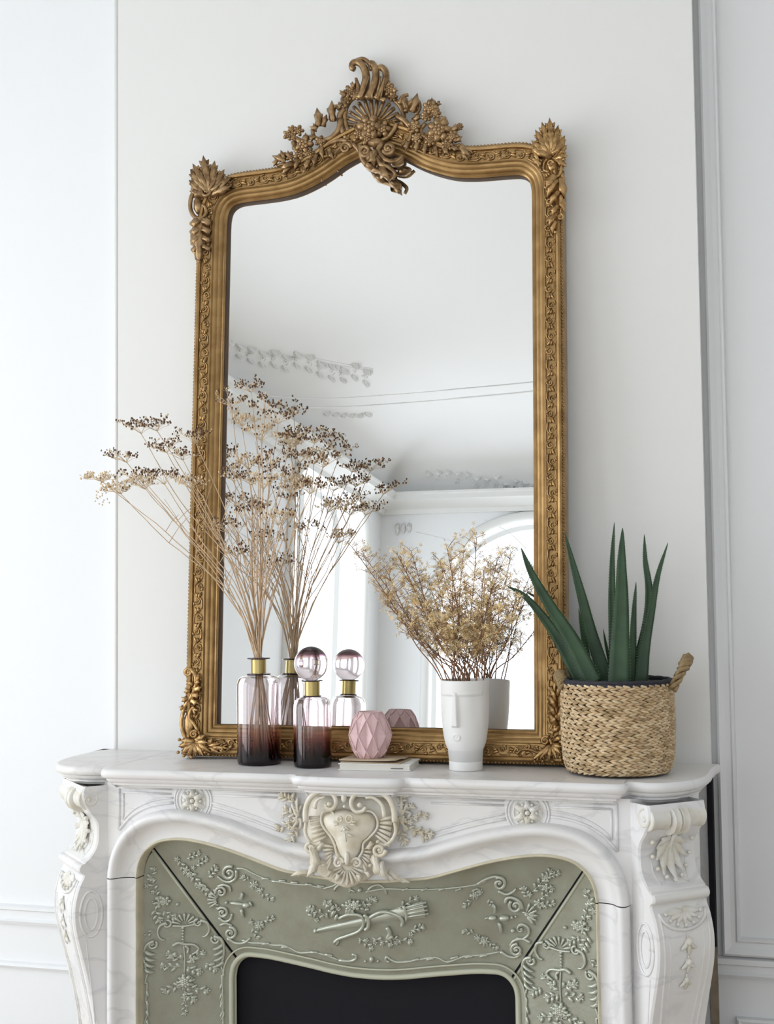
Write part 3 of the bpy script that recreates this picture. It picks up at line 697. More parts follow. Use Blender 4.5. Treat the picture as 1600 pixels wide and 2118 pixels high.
mb = MB(); mb.box((-.40, -.205, 0), (.40, -.19, .70)); mb.build('fire_board', M_DARK, ins, smooth=False)
def IG(px, py, h):
    d = ray(px, py); loc, n, i_, dist = bvh.ray_cast(CAM, d)
    if loc is None: loc = atY(px, py, -.27); return loc + V((0, -h, 0))
    return loc - d * (h / .9)
IS = 1 / 890
R = Rel(IG, IS, 1.2, 1.25)
# left half of the top panel in drawing units; the right half is traced on its own
def topframe(R, L):
    for P, r in L: R.tube(P, r, .001, 6, 3, r * .8)
topframe(R, [([(489, 1796), (505, 1797), (522, 1806), (545, 1816), (560, 1822)], 2.0), ([(560, 1822), (585, 1825), (610, 1829), (640, 1831), (668, 1838)], 2.0),
    ([(668, 1838), (690, 1832), (700, 1825)], 2.2), ([(690, 1842), (698, 1832), (712, 1828), (724, 1838), (722, 1846)], 2.4), ([(760, 1842), (770, 1833), (785, 1830), (796, 1840), (799, 1850)], 2.4),
    ([(724, 1840), (735, 1845)], 1.8), ([(755, 1845), (770, 1842), (800, 1838), (850, 1840), (920, 1838), (985, 1830), (1005, 1822)], 2.0),
    ([(500, 1944), (520, 1950), (545, 1951), (565, 1955), (590, 1956), (612, 1968), (625, 1971), (650, 1970), (680, 1978), (700, 1986)], 2.1),
    ([(700, 1986), (722, 1988), (735, 1984), (736, 1976), (728, 1974)], 2.6), ([(800, 1978), (808, 1985), (822, 1990), (850, 1988), (900, 1980), (925, 1990), (960, 1978), (1000, 1975), (1035, 1968)], 2.1), ([(800, 1978), (797, 1986), (806, 1990)], 2.6)])
R.bead(744, 1841, 5, .003); R.bead(768, 1985, 5, .003, ry=7); R.bead(755, 1988, 3, .002); R.bead(781, 1988, 3, .002)
for x in (540, 575, 600, 630, 655): R.leaf(x, 1818 + (x - 540) * .13, x + 16, 1816 + (x - 530) * .14, 5, .002, 0, 2)
for x in (830, 870, 905, 940, 975): R.leaf(x + 14, 1838, x, 1843, 5, .002, 0, 2)
for x in (540, 580, 640, 670): R.leaf(x, 1953 + (x - 540) * .17, x + 18, 1950 + (x - 530) * .19, 6, .002, 0, 2)
for x in (850, 880, 930, 960, 990): R.leaf(x + 18, 1984 - (x - 850) * .06, x, 1988 - (x - 850) * .06, 6, .002, 0, 2)
R.mb.build('border_scrollwork', M_IRONR, top_panel)
for side, T in (('left', lambda x, y: (x, y)), ('right', None)):
    R = Rel(IG, IS, 1.2, 1.25)
    if side == 'left':
        R.scroll(474, 1806, 15, 60, 1.3, 1, 3.2, .003); R.tube([(489, 1800), (488, 1815), (476, 1824), (462, 1822), (450, 1813)], 3.2, .003, 7, 4, 1.5)
        R.scroll(457, 1845, 12, 200, 1.3, -1, 2.8, .003); R.tube([(450, 1834), (462, 1830), (474, 1834), (477, 1844)], 2.6, .003, 7, 4, 2)
        R.shell(455, 1862, 24, 120, 215, 6, 2.4, .003, .3)
        R.bead(468, 1867, 3.5, .004); R.bead(490, 1869, 18, .004, ry=3.6, ang=.12); R.bead(509, 1872, 9, .005, ry=6, ang=.15)
        R.leaf(496, 1862, 500, 1846, 8, .003, 2, 2); R.leaf(500, 1880, 504, 1898, 8, .003, 2, 2); R.leaf(515, 1866, 522, 1876, 6, .003)
        R.scroll(460, 1888, 12, 150, 1.3, -1, 2.8, .003); R.tube([(452, 1898), (464, 1906), (476, 1902), (480, 1890)], 2.8, .003, 7, 4, 2)
        R.scroll(476, 1930, 13, 100, 1.4, -1, 3.0, .003); R.tube([(455, 1914), (466, 1910), (480, 1914)], 2.6, .003, 6, 4, 1.6); R.tube([(470, 1940), (486, 1950), (505, 1950), (518, 1940)], 3.0, .003, 7, 4, 1.6)
        for k in range(4): R.tube([(440 + 6 * k, 1870 + 8 * k), (452 + 5 * k, 1872 + 6 * k)], 1.8, .002, 5, 2)
        P = [(370, 1780, -60, 34, 6), (390, 1800, -55, 40, 7), (405, 1790, 30, 26, 5), (410, 1825, -50, 36, 6), (430, 1815, 50, 26, 6), (385, 1775, 20, 28, 5)]
        F_ = [(366, 1777, 6), (385, 1799, 8), (394, 1810, 7), (412, 1832, 8), (424, 1838, 6), (400, 1795, 5)]
        G = [(524, 1830, 11), (538, 1842, 8), (535, 1915, 12), (520, 1908, 7)]; TW = [(540, 1848, -30, 26), (545, 1905, 15, 20), (522, 1920, -60, 22), (515, 1822, 150, 16)]
    else:
        R.scroll(1032, 1828, 14, 120, 1.3, -1, 3.2, .003); R.tube([(985, 1830), (1005, 1818), (1025, 1813), (1042, 1820)], 2.6, .003, 6, 4); R.tube([(1030, 1843), (1046, 1850), (1060, 1845), (1067, 1838)], 3.0, .003, 6, 4, 1.6)
        R.scroll(1066, 1874, 14, 130, 1.2, 1, 3.0, .003); R.tube([(1044, 1868), (1048, 1858), (1060, 1857), (1075, 1866), (1080, 1880)], 2.8, .003, 6, 4)
        R.shell(1086, 1893, 24, -50, 70, 6, 2.4, .003, .3)
        R.bead(1042, 1899, 12, .004, ry=6.5, ang=0); R.bead(1018, 1899, 10, .004, ry=5.5); R.bead(1058, 1898, 3.5, .004); R.bead(1066, 1896, 2.5, .004)
        R.leaf(1022, 1890, 1021, 1872, 7, .003, 2, 2); R.leaf(1030, 1908, 1036, 1932, 8, .003, -2, 2); R.leaf(1010, 1898, 1000, 1902, 6, .003)
        R.tube([(1072, 1915), (1080, 1912), (1092, 1920), (1092, 1934), (1080, 1942), (1068, 1940)], 2.8, .003, 7, 4, 1.8); R.bead(1060, 1925, 5, .004); R.scroll(1076, 1922, 8, 60, 1, 1, 2, .003)
        R.scroll(1068, 1965, 13, 80, 1.4, 1, 3.0, .003); R.tube([(1096, 1950), (1080, 1942), (1062, 1946), (1054, 1958)], 3.0, .003, 6, 4, 2); R.tube([(1035, 1968), (1050, 1978), (1066, 1980), (1078, 1972)], 3, .003, 6, 4, 1.6)
        for k in range(4): R.tube([(1080 + 5 * k, 1886 + 5 * k), (1096 + 3 * k, 1892 + 7 * k)], 1.8, .002, 5, 2)
        P = [(1100, 1845, 50, 40, 7), (1115, 1860, 40, 34, 6), (1125, 1825, 60, 26, 6), (1095, 1860, 120, 26, 6), (1110, 1875, 10, 34, 6), (1130, 1815, 20, 26, 5)]
        F_ = [(1130, 1815, 7), (1128, 1836, 9), (1112, 1868, 9), (1122, 1872, 6), (1095, 1850, 6), (1100, 1895, 8)]
        G = [(980, 1852, 11), (992, 1845, 8), (1002, 1948, 12), (988, 1940, 8)]; TW = [(975, 1862, 220, 20), (1010, 1860, -60, 16), (980, 1930, 170, 22), (1012, 1950, -40, 18)]
    sc_ = R.mb.build('corner_scroll', M_IRONR, top_panel)
    R = Rel(IG, IS, 1.2, 1.25)
    for x, y, a, l, w_ in P: R.sprig(x, y, a, l, 6, w_, .001, True, 1.2)
    for x, y, r in F_: R.flower(x, y, r, 5, .002)
    for x, y, r in G: R.posy(x, y, r, 7, .001, int(x))
    for x, y, a, l in TW: R.sprig(x, y, a, l, 4, 5, .001, True, .9)
    R.mb.build('floral_spray', M_IRONR, top_panel)
R = Rel(IG, IS, 1.2, 1.25)    # trophy: quiver with ribbon, foliage
q0, q1 = (650, 1926), (884, 1880)
def qv(t, s_): dx, dy = q1[0] - q0[0], q1[1] - q0[1]; L = math.hypot(dx, dy); return (q0[0] + dx * t - dy / L * s_, q0[1] + dy * t + dx / L * s_)
rows = []
for t, wd in ((0, 2), (.04, 5), (.1, 6), (.3, 8), (.5, 9.5), (.7, 12), (.86, 15), (.97, 17)):
    rows.append([IG(*qv(t, wd * c), .001 + .007 * (1 - abs(c) ** 1.5)) for c in (-1, -.75, -.4, 0, .4, .75, 1)])
R.mb.grid(rows)
for s_ in (-14, -6, 2, 10): R.tube([qv(.80, s_ * .8), qv(1.0, s_)], 2.0, .007, 5, 2)
R.tube([qv(.45, -14), qv(.48, 0), qv(.46, 14), qv(.43, 18)], 3.2, .009, 6, 4); R.tube([qv(.80, -16), qv(.81, 0), qv(.80, 16)], 2.6, .007, 6, 3); R.bead(*qv(.01, 0), 5, .004)
R.tube([(700, 1900), (720, 1892), (745, 1894), (752, 1910), (742, 1926), (720, 1935), (700, 1942), (690, 1950)], 2.8, .006, 6, 4); R.tube([(800, 1918), (806, 1930), (800, 1942), (812, 1936)], 3.6, .004, 6, 4)
R.tube([(690, 1952), (700, 1945), (695, 1955)], 2.5, .003, 6, 3); R.tube([(760, 1900), (790, 1886), (820, 1893), (832, 1905), (830, 1916)], 3.2, .007, 6, 4)
R.mb.build('quiver', M_IRONR, top_panel)
R = Rel(IG, IS, 1.2, 1.25)
R.posy(722, 1876, 17, 8, .002, 5); R.flower(736, 1872, 11, 6, .004)
for x, y, a, l in ((690, 1895, 110, 30), (680, 1900, 150, 40), (650, 1900, 120, 24), (752, 1885, 60, 30), (740, 1880, 30, 40), (742, 1940, -40, 34), (800, 1940, -10, 50), (770, 1940, -20, 40), (820, 1880, 30, 46), (700, 1880, 160, 30), (850, 1925, 20, 24)): R.sprig(x, y, a, l, 5, 6, .001, True, 1.2)
for x, y in ((640, 1878), (655, 1903), (688, 1888), (758, 1945), (776, 1950), (850, 1932), (848, 1946), (700, 1880), (820, 1950), (790, 1952)): R.flower(x, y, 5, 5, .002, inner=False)
for x, y in ((688, 1890), (695, 1897)): R.bead(x, y, 4, .003, ry=8, ang=.4)
R.mb.build('trophy_foliage', M_IRONR, top_panel)
# side panel reliefs
SP = {-1: dict(ox=0, T=lambda x, y: (x, y)), 1: dict()}
def side_relief(sx):
    # drawing of the left panel; the right panel is its mirror image on the real surface
    def SG(px, py, h):
        p = atY(px, py, -.265)
        X = -abs(p.x) if sx < 0 else abs(p.x)
        loc, n, i_, dist = bvh.ray_cast(V((X, -1.5, p.z)), V((0, 1, 0)))
        y = loc.y if loc is not None else -.265
        return V((X, y - h, p.z))
    R = Rel(SG, IS, 1.2, 1.25)
    R.shell(383, 1912, 22, 20, 160, 7, 2.4, .003, .35); R.tube([(362, 1912), (383, 1915), (405, 1912)], 2, .003, 6, 3)
    R.scroll(352, 1908, 9, 90, 1, -1, 2.4, .003); R.scroll(408, 1910, 9, 90, 1, 1, 2.4, .003)
    for x, s_ in ((352, -1), (412, 1)):
        R.tube([(x, 1905), (x + s_ * 12, 1910), (x + s_ * 16, 1926), (x + s_ * 10, 1938), (x + s_ * 3, 1940)], 3, .003, 6, 4, 1.8)
    for x0, s_ in ((322, 1), (444, -1)):
        R.scroll(x0 + s_ * 5, 1948, 9, 90 - s_ * 40, 1.1, -s_, 2.6, .003)
        R.tube([(x0 + s_ * 8, 1940), (x0 - s_ * 4, 1946), (x0 - s_ * 10, 1962), (x0 - s_ * 8, 1985), (x0 - s_ * 3, 2005)], 3.4, .003, 6, 4, 1.6)
        for k in range(4): R.leaf(x0 - s_ * 8, 1958 + 12 * k, x0 + s_ * (12 - k), 1968 + 12 * k, 8, .003, s_ * 3, 2)
        R.tube([(x0 - s_ * 3, 2005), (x0 - s_ * 8, 2025), (x0 - s_ * 4, 2026), (x0 - s_ * 6, 2060), (x0 - s_ * 3, 2085), (x0 - s_ * 8, 2105), (x0 - s_ * 2, 2118)], 1.8, .002, 6, 4)
        for k in range(4): R.leaf(x0 - s_ * 5, 2040 + 20 * k, x0 - s_ * 1, 2056 + 20 * k, 5, .002)
    R.mb.build('cartouche_border', M_IRONR, side_panels[sx])
    R = Rel(SG, IS, 1.2, 1.25)
    R.posy(340, 1862, 15, 8, .002, 3); R.flower(350, 1860, 10, 6, .004); R.sprig(320, 1820, 70, 30, 4, 6, .001); R.sprig(335, 1850, 105, 40, 6, 6, .001); R.sprig(330, 1875, -70, 26, 5, 7, .001); R.sprig(345, 1880, -40, 26, 5, 6, .001)
    R.flower(318, 1826, 6, 5, .002); R.flower(328, 1840, 5, 5, .002); R.bead(371, 1868, 4, .003); R.sprig(328, 1918, -140, 16, 3, 5, .001, False)
    for k in range(6): R.bead(380, 1918 + 6 * k, 3.4 - .2 * k, .003)
    R.tube([(381, 1950), (383, 1985), (382, 2015)], 1.6, .002, 5, 3)
    R.tube([(362, 1953), (372, 1948), (383, 1952), (400, 1955), (408, 1966), (396, 1975)], 3, .004, 6, 4, 2); R.tube([(384, 1955), (390, 1962), (388, 1972)], 2.4, .004, 6, 3)
    for x, y, a, l in ((380, 1985, 150, 30), (384, 1990, 30, 34), (378, 2000, 170, 34), (386, 2000, -30, 26), (384, 2040, -20, 40), (376, 2035, 200, 30), (382, 2050, -50, 26), (420, 1996, -40, 22)): R.sprig(x, y, a, l, 5, 7, .001, True, 1.3)
    R.posy(384, 2030, 17, 8, .003, 8); R.flower(386, 2028, 12, 6, .005); R.posy(384, 2062, 10, 6, .002, 9); R.sprig(383, 2070, -90, 26, 5, 5, .001)
    R.flower(398, 1985, 8, 5, .003); R.flower(362, 1975, 7, 5, .003)
    R.mb.build('festoon', M_IRONR, side_panels[sx])
side_relief(-1); side_relief(1)
# wooden batten in the gap on the right of the mantel
mb = MB(); mb.box((.737, -.05, .50), (.752, -.036, .68)); tag(mb.build('wood_batten', M_WOOD, smooth=False), 'worn brown wooden batten in the gap right of the mantelpiece', 'batten')
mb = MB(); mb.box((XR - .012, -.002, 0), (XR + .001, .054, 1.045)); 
struct(mb.build('trim_16', M_DARK, smooth=False))  # black strip painted as the shade in the slit between mantel and right wall

# ------------------------------------------------------------------ gilt mirror
mir = empty('gilt_mirror', MP0, 'tall antique gold mirror with a carved rococo crest leaning on the mantel shelf', 'mirror')
MC = -.029
def MF(u, v, h): return MP0 + V((MC + u, 0, 0)) + MU * v + MN * h
def MG(px, py, h): return hit(px, py, MP0 + MN * h, MN)
TH = [(0, 1.500), (.034, 1.486), (.075, 1.468), (.118, 1.442), (.160, 1.422), (.205, 1.407), (.250, 1.4005), (.300, 1.3985), (.345, 1.3975), (.370, 1.394), (.386, 1.382), (.3925, 1.362), (.394, 1.335)]
TH = crom(TH, 5)
inner = [(-.392, .081), (-.394, .7)] + [(-x, v) for x, v in TH[::-1]] + TH[1:] + [(.394, .7), (.392, .081)]
# densify sides & the bottom edge, closed loop clockwise seen from the room
def dens(P, L):
    out = []
    for a, b in zip(P, P[1:] + [P[0]]):
        n = max(1, int(math.dist(a, b) / L)); out += [(a[0] + (b[0] - a[0]) * k / n, a[1] + (b[1] - a[1]) * k / n) for k in range(n)]
    return out
loop = dens(inner, .02)
def loop_off(d):
    out = []; n = len(loop)
    for i, p in enumerate(loop):
        a = loop[i - 1]; b = loop[(i + 1) % n]; t1 = V((p[0] - a[0], p[1] - a[1])).normalized(); t2 = V((b[0] - p[0], b[1] - p[1])).normalized()
        n1 = V((-t1.y, t1.x)); n2 = V((-t2.y, t2.x)); m = n1 + n2; m = m / max(.7, m.dot(n1))
        out.append((p[0] + m.x * d, p[1] + m.y * d))
    return out
FP = [(0, -.006), (.0005, .010), (.004, .013), (.008, .012), (.010, .015), (.014, .018), (.018, .018), (.020, .021), (.024, .024), (.028, .024), (.031, .029), (.034, .029), (.035, .026), (.045, .027), (.058, .030), (.060, .029), (.061, .034), (.066, .036), (.070, .033), (.071, .026), (.075, .024), (.077, .012), (.077, -.018)]
mb = MB(); cache = {d: loop_off(d) for d, h in FP}
mb.grid([[MF(x, v, h) for x, v in cache[d]] for d, h in FP], True, flip=False)
frame = mb.build('frame', M_GOLD, mir, angle=45)
mb = MB(); mb.grid([[MF(x, v, -.018) for x, v in cache[.077]], [MF(x, v, -.018) for x, v in loop_off(.0)]], True)
mb.build('back_board', M_BACK, mir, smooth=False)
# glass
mb = MB(); pts = [MF(x, v, -.005) for x, v in loop_off(.002)]; mb.add(pts, [tuple(range(len(pts)))]); mb.build('mirror_glass', M_MIRROR, mir, smooth=False)
mb = MB(); mb.grid([[MF(x, v, -.005) for x, v in loop_off(-.0006)], [MF(x, v, .006) for x, v in loop_off(-.0004)]], True); tag(mb.build('rebate', M_BACK, mir, smooth=False), 'dark brown inner rebate of the frame')
mb = MB(); pts = [MF(x, v, -.016) for x, v in loop_off(.03)]; mb.add(pts, [tuple(range(len(pts)))]); mb.build('backing', M_BACK, mir, smooth=False)
# carved band: repeating scroll/leaf motif between offsets .034 and .060
bandc = loop_off(.0465)
cum = [0]
for a, b in zip(bandc, bandc[1:] + [bandc[0]]): cum.append(cum[-1] + math.dist(a, b))
def band_pt(s_, o):
    s_ = s_ % cum[-1]; k = max(0, min(len(bandc) - 1, next((i for i in range(len(bandc)) if cum[i + 1] > s_), len(bandc) - 1)))
    a = bandc[k]; b = bandc[(k + 1) % len(bandc)]; t = (s_ - cum[k]) / max(1e-9, cum[k + 1] - cum[k]); dx, dy = b[0] - a[0], b[1] - a[1]; L = math.hypot(dx, dy) or 1
    return a[0] + dx * t - dy / L * o, a[1] + dy * t + dx / L * o
def BF(s_, o, h): x, v = band_pt(s_, o); return MF(x, v, h * 1.3 + .0285)
R = Rel(BF, 1.0, 1.2, 1.15); s0 = 0; k = 0; rdm = random.Random(11)
while s0 < cum[-1] - .02:
    sg = 1 if k % 2 else -1
    R.scroll(s0 + .012, sg * .003, .0085, 0 if sg > 0 else 180, 1.2, sg, .0017, .001, True, .0013, n=5)
    R.tube([(s0 - .006, -sg * .009), (s0 + .004, -sg * .010), (s0 + .016, -sg * .009), (s0 + .026, sg * .002), (s0 + .034, sg * .009)], .0018, .001, 5, 3, .0012)
    R.leaf(s0 + .020, -sg * .002, s0 + .036, -sg * .009, .008, .001, sg * .002, 3, .0035, nl=6); R.leaf(s0 + .024, sg * .003, s0 + .034, sg * .001, .006, .002, 0, 2, .003, nl=5)
    R.leaf(s0 + .002, sg * .010, s0 + .012, sg * .0115, .005, .001, 0, 2, .003, nl=4)
    for _ in range(4): R.bead(s0 + rdm.uniform(0, .036), rdm.uniform(-.010, .010), rdm.uniform(.0012, .0022), .001, n=5, m=4)
    s0 += .037; k += 1
tag(R.mb.build('carved_band', M_GOLD2, mir), kind='stuff')
# bead string along the outer edge
mb = MB(); ob = loop_off(.0735); c2 = [0]
s_ = 0
for a, b in zip(ob, ob[1:] + [ob[0]]):
    L = math.dist(a, b)
    while s_ < L:
        t = s_ / L; mb.ball(MF(a[0] + (b[0] - a[0]) * t, a[1] + (b[1] - a[1]) * t, .0245), .0036, 6, 4); s_ += .0085
    s_ -= L
tag(mb.build('bead_string', M_GOLD, mir), kind='stuff')
S9 = 1 / 870
def fan(R, x, y, tips, w, h, rise=.006):
    for tx, ty in tips:
        R.leaf(x, y, tx, ty, w * .8, h, 0, 3, None, rise); L = math.hypot(tx - x, ty - y); ux, uy = (tx - x) / L, (ty - y) / L
        for t in (.42, .6, .78):
            for sg in (-1, 1):
                q = L * .26 * (1.15 - t * .6); bx, by = x + ux * L * t, y + uy * L * t
                R.leaf(bx - ux * 3, by - uy * 3, bx + ux * q * .55 - sg * uy * q * .75, by + uy * q * .55 + sg * ux * q * .75, w * .30, h + .003, sg, 1, None, rise)
        R.tube([(x + ux * L * .2, y + uy * L * .2), (x + ux * L * .85, y + uy * L * .85)], 1.1, h + rise * .5 + .006, 5, 2, .6)
# top left corner
R = Rel(MG, S9, 1.65, 1.28)
fan(R, 432, 400, [(398, 338), (420, 321), (444, 332), (464, 350), (478, 366), (480, 384)], 22, .030)
fan(R, 425, 402, [(393, 350), (390, 372), (391, 395)], 20, .030)
fan(R, 430, 398, [(412, 350), (430, 348), (448, 362), (458, 378), (404, 372)], 13, .040)
R.scroll(425, 396, 11, 60, 1.3, -1, 3.4, .045); R.scroll(466, 385, 7, 0, 1.2, 1, 2.2, .034); R.scroll(470, 372, 6, 0, 1.2, 1, 2, .034)
R.tube([(404, 392), (395, 410), (394, 432), (402, 448), (416, 452), (426, 442), (424, 428), (418, 424)], 4.2, .034, 7, 4, 3); R.bead(410, 425, 10, .030, ry=20, hr=.012)
R.leaf(414, 448, 412, 540, 20, .032, 4, 6, .012)
for y, q in ((455, 1), (472, 1), (490, .85), (508, .7)):
    R.leaf(412, y, 398 - 0 * q, y + 14, 13 * q, .033, 2, 2); R.leaf(414, y, 434, y + 10, 13 * q, .033, -2, 2)
R.leaf(424, 452, 436, 462, 10, .034); R.scroll(406, 517, 7, 180, 1.2, 1, 2.8, .036); R.bead(412, 541, 4, .034)
R.scroll(402, 460, 5, 90, 1.2, 1, 2, .036)
R.mb.build('corner_ornament', M_GOLDC, mir)
# top right corner
R = Rel(MG, S9, 1.65, 1.28)
fan(R, 1142, 325, [(1106, 268), (1120, 252), (1136, 243), (1154, 258), (1168, 280), (1098, 290), (1096, 306)], 22, .030)
fan(R, 1145, 325, [(1172, 300), (1174, 322), (1172, 345)], 18, .026)
fan(R, 1140, 320, [(1122, 275), (1138, 268), (1154, 282), (1114, 295), (1160, 302)], 13, .040)
R.tube([(1128, 326), (1140, 314), (1156, 320), (1162, 340), (1156, 362), (1146, 366)], 3.6, .036, 7, 4, 2.6); R.tube([(1150, 330), (1140, 326), (1126, 334), (1124, 350), (1134, 356)], 2.8, .034, 6, 4, 2)
R.bead(1142, 342, 12, .030, ry=17, hr=.01); R.scroll(1138, 338, 7, 0, 1.2, 1, 2.2, .040)
for (x0, y0, x1, y1, w_) in ((1150, 362, 1128, 392, 16), (1154, 370, 1130, 410, 14), (1160, 365, 1168, 410, 14), (1158, 395, 1136, 425, 13), (1160, 400, 1168, 440, 12), (1156, 425, 1140, 448, 12), (1152, 440, 1134, 470, 12), (1150, 455, 1142, 484, 10)): R.leaf(x0, y0, x1, y1, w_, .032, 3, 3)
R.scroll(1132, 385, 8, 0, 1.2, 1, 2.4, .036); R.scroll(1136, 418, 7, 0, 1.2, 1, 2.2, .036); R.scroll(1158, 448, 7, 90, 1.2, -1, 2.6, .036); R.tube([(1162, 355), (1163, 400), (1158, 445)], 4, .032, 6, 4, 2.5)
R.tube([(1100, 310), (1108, 322), (1120, 334)], 2.4, .034, 6, 3); R.leaf(1112, 335, 1102, 312, 10, .034, 2, 3); R.leaf(1118, 342, 1098, 326, 9, .034, 2, 3)
for x, y in ((1130, 270), (1150, 275), (1128, 300), (1165, 330), (1148, 480), (1110, 300)): R.bead(x, y, 3.4, .044)
R.mb.build('corner_ornament', M_GOLD2, mir)
# bottom left corner
R = Rel(MG, S9, 1.65, 1.28)
R.scroll(390, 1391, 9, 20, 1.3, 1, 3.6, .032); R.tube([(398, 1386), (405, 1400), (404, 1420), (396, 1440), (384, 1458), (377, 1480), (376, 1505), (384, 1528), (396, 1536)], 4.2, .032, 8, 4, 3)
for (x0, y0, x1, y1, w_) in ((402, 1415, 412, 1404, 9), (400, 1425, 418, 1420, 11), (396, 1436, 416, 1438, 12), (394, 1446, 412, 1456, 12), (398, 1418, 386, 1412, 8), (394, 1430, 379, 1432, 9), (388, 1445, 375, 1452, 9), (380, 1462, 372, 1470, 7), (404, 1412, 410, 1392, 8)): R.leaf(x0, y0, x1, y1, w_, .032, 2, 3)
R.tube([(402, 1462), (394, 1470), (392, 1484), (400, 1496), (408, 1510), (414, 1524)], 3.4, .034, 7, 4, 2.4); R.bead(392, 1498, 12, .028, ry=32, hr=.010); R.scroll(401, 1519, 8, 40, 1.4, 1, 2.6, .040)
R.tube([(408, 1470), (400, 1466), (404, 1478)], 2.4, .036, 6, 3)
fan(R, 402, 1534, [(372, 1532), (368, 1545), (374, 1560), (388, 1566), (404, 1567), (420, 1564), (436, 1556), (430, 1536), (424, 1520)], 15, .034)
fan(R, 425, 1545, [(455, 1538), (474, 1548), (452, 1556), (440, 1526)], 12, .032)
for x, y in ((371, 1530), (368, 1556), (380, 1563), (396, 1566), (420, 1551), (424, 1556), (432, 1560), (460, 1550)): R.bead(x, y, 3.8, .044)
R.tube([(436, 1548), (450, 1556), (468, 1552), (480, 1542)], 2.6, .034, 6, 4)
R.mb.build('corner_ornament', M_GOLD2, mir)
# bottom right corner
R = Rel(MG, S9, 1.65, 1.28)
R.scroll(1127, 1532, 9, 40, 1.4, 1, 3.0, .036); R.tube([(1136, 1528), (1140, 1540), (1132, 1552), (1112, 1556), (1092, 1550), (1076, 1552), (1068, 1560)], 3.0, .034, 7, 4, 2)
for (x0, y0, x1, y1, w_) in ((1150, 1500, 1134, 1478, 12), (1152, 1490, 1160, 1460, 12), (1148, 1480, 1132, 1458, 11), (1148, 1465, 1134, 1440, 11), (1148, 1450, 1136, 1420, 10), (1150, 1440, 1158, 1410, 10), (1150, 1420, 1144, 1392, 10), (1140, 1512, 1158, 1500, 10), (1146, 1530, 1162, 1520, 10)): R.leaf(x0, y0, x1, y1, w_, .032, 2, 4)
R.tube([(1150, 1400), (1146, 1430), (1150, 1470), (1148, 1500), (1140, 1520)], 3.2, .033, 6, 4)
fan(R, 1140, 1540, [(1162, 1545), (1160, 1560), (1150, 1570), (1134, 1574), (1116, 1570), (1100, 1572)], 13, .034)
for x, y in ((1158, 1566), (1142, 1575), (1122, 1574), (1105, 1574), (1085, 1560), (1062, 1556)): R.bead(x, y, 3.6, .040)
R.scroll(1068, 1552, 6, 0, 1.2, -1, 2, .034); R.scroll(1090, 1544, 6, 180, 1.2, 1, 2, .034)
R.mb.build('corner_ornament', M_GOLD2, mir)
# crest
crest = Rel(MG, S9, 1.65, 1.28); R = crest
R.shell(772, 262, 56, 15, 175, 13, 3.6, .020, .28)
R.tube([(722, 275), (713, 250), (716, 222), (730, 203), (752, 196), (775, 192), (800, 198), (822, 212), (834, 236), (830, 262)], 4.4, .022, 8, 4)
R.tube([(716, 222), (708, 208), (714, 194), (728, 190)], 4, .028, 7, 4, 3); R.tube([(826, 215), (832, 200), (844, 196)], 4, .028, 7, 4, 3)
cr = R.mb.build('crest', M_GOLDC, mir)
R = Rel(MG, S9, 1.65, 1.28)   # plume
R.tube([(744, 205), (752, 185), (757, 162), (753, 142), (743, 130), (731, 130), (727, 139), (733, 143)], 8, .030, 9, 4, 5)
R.tube([(760, 205), (770, 185), (777, 163), (776, 143), (769, 131), (764, 134)], 7.5, .034, 9, 4, 5)
R.tube([(778, 206), (788, 188), (797, 168), (797, 149), (788, 139), (783, 144)], 7.5, .030, 9, 4, 5)
R.tube([(735, 126), (750, 122), (762, 130), (768, 145)], 4, .026, 7, 4); R.leaf(740, 200, 735, 160, 8, .03, 2, 4)
for k in range(5): R.tube([(748 + 10 * k, 200), (756 + 9 * k, 180), (763 + 8 * k, 158)], 1.6, .040, 5, 3)
R.mb.build('plume', M_GOLDC, cr)
R = Rel(MG, S9, 1.65, 1.28)   # flowers and leaves beside the plume and over the shell
for x, y, r, hh in ((724, 190, 11, .030), (716, 205, 9, .028), (735, 198, 8, .034), (805, 186, 11, .032), (812, 200, 8, .03), (764, 262, 20, .044), (790, 266, 14, .040), (760, 285, 13, .042), (744, 276, 10, .036)): R.flower(x, y, r, 6, hh)
for a in ((712, 200, 702, 186, 9), (728, 182, 728, 168, 8), (800, 178, 806, 166, 9), (812, 190, 818, 180, 8), (706, 214, 700, 226, 9), (786, 202, 800, 206, 9), (770, 205, 764, 196, 8)): R.leaf(*a, .032, 2, 3)
R.scroll(768, 270, 12, 30, 1.5, 1, 3, .05); R.tube([(735, 262), (748, 282), (770, 292), (795, 288), (812, 272), (820, 256)], 4, .036, 7, 4)
R.mb.build('rose_cluster', M_GOLDC, cr)
R = Rel(MG, S9, 1.65, 1.28)   # left branch
R.tube([(712, 225), (702, 240), (705, 262), (714, 284), (730, 298)], 5.5, .026, 8, 4, 4)
R.tube([(705, 246), (700, 268), (686, 284), (668, 290), (650, 284), (646, 270)], 5.5, .028, 8, 4, 3.5)
R.tube([(690, 246), (686, 230), (694, 220), (702, 226)], 3.6, .026, 7, 4)
R.leaf(690, 252, 686, 207, 12, .026, -3, 3); R.leaf(658, 262, 655, 222, 12, .026, 2, 3); R.leaf(668, 262, 676, 236, 10, .026, -2, 3); R.leaf(655, 268, 640, 262, 10, .026, 2, 3); R.leaf(650, 280, 636, 290, 10, .03)
R.tube([(720, 292), (700, 290), (676, 300), (654, 312), (640, 330)], 4.6, .030, 7, 4, 3); R.tube([(735, 300), (714, 300), (696, 312), (690, 326)], 4, .028, 7, 4, 3); R.scroll(714, 306, 12, 0, 1.3, 1, 3.4, .032)
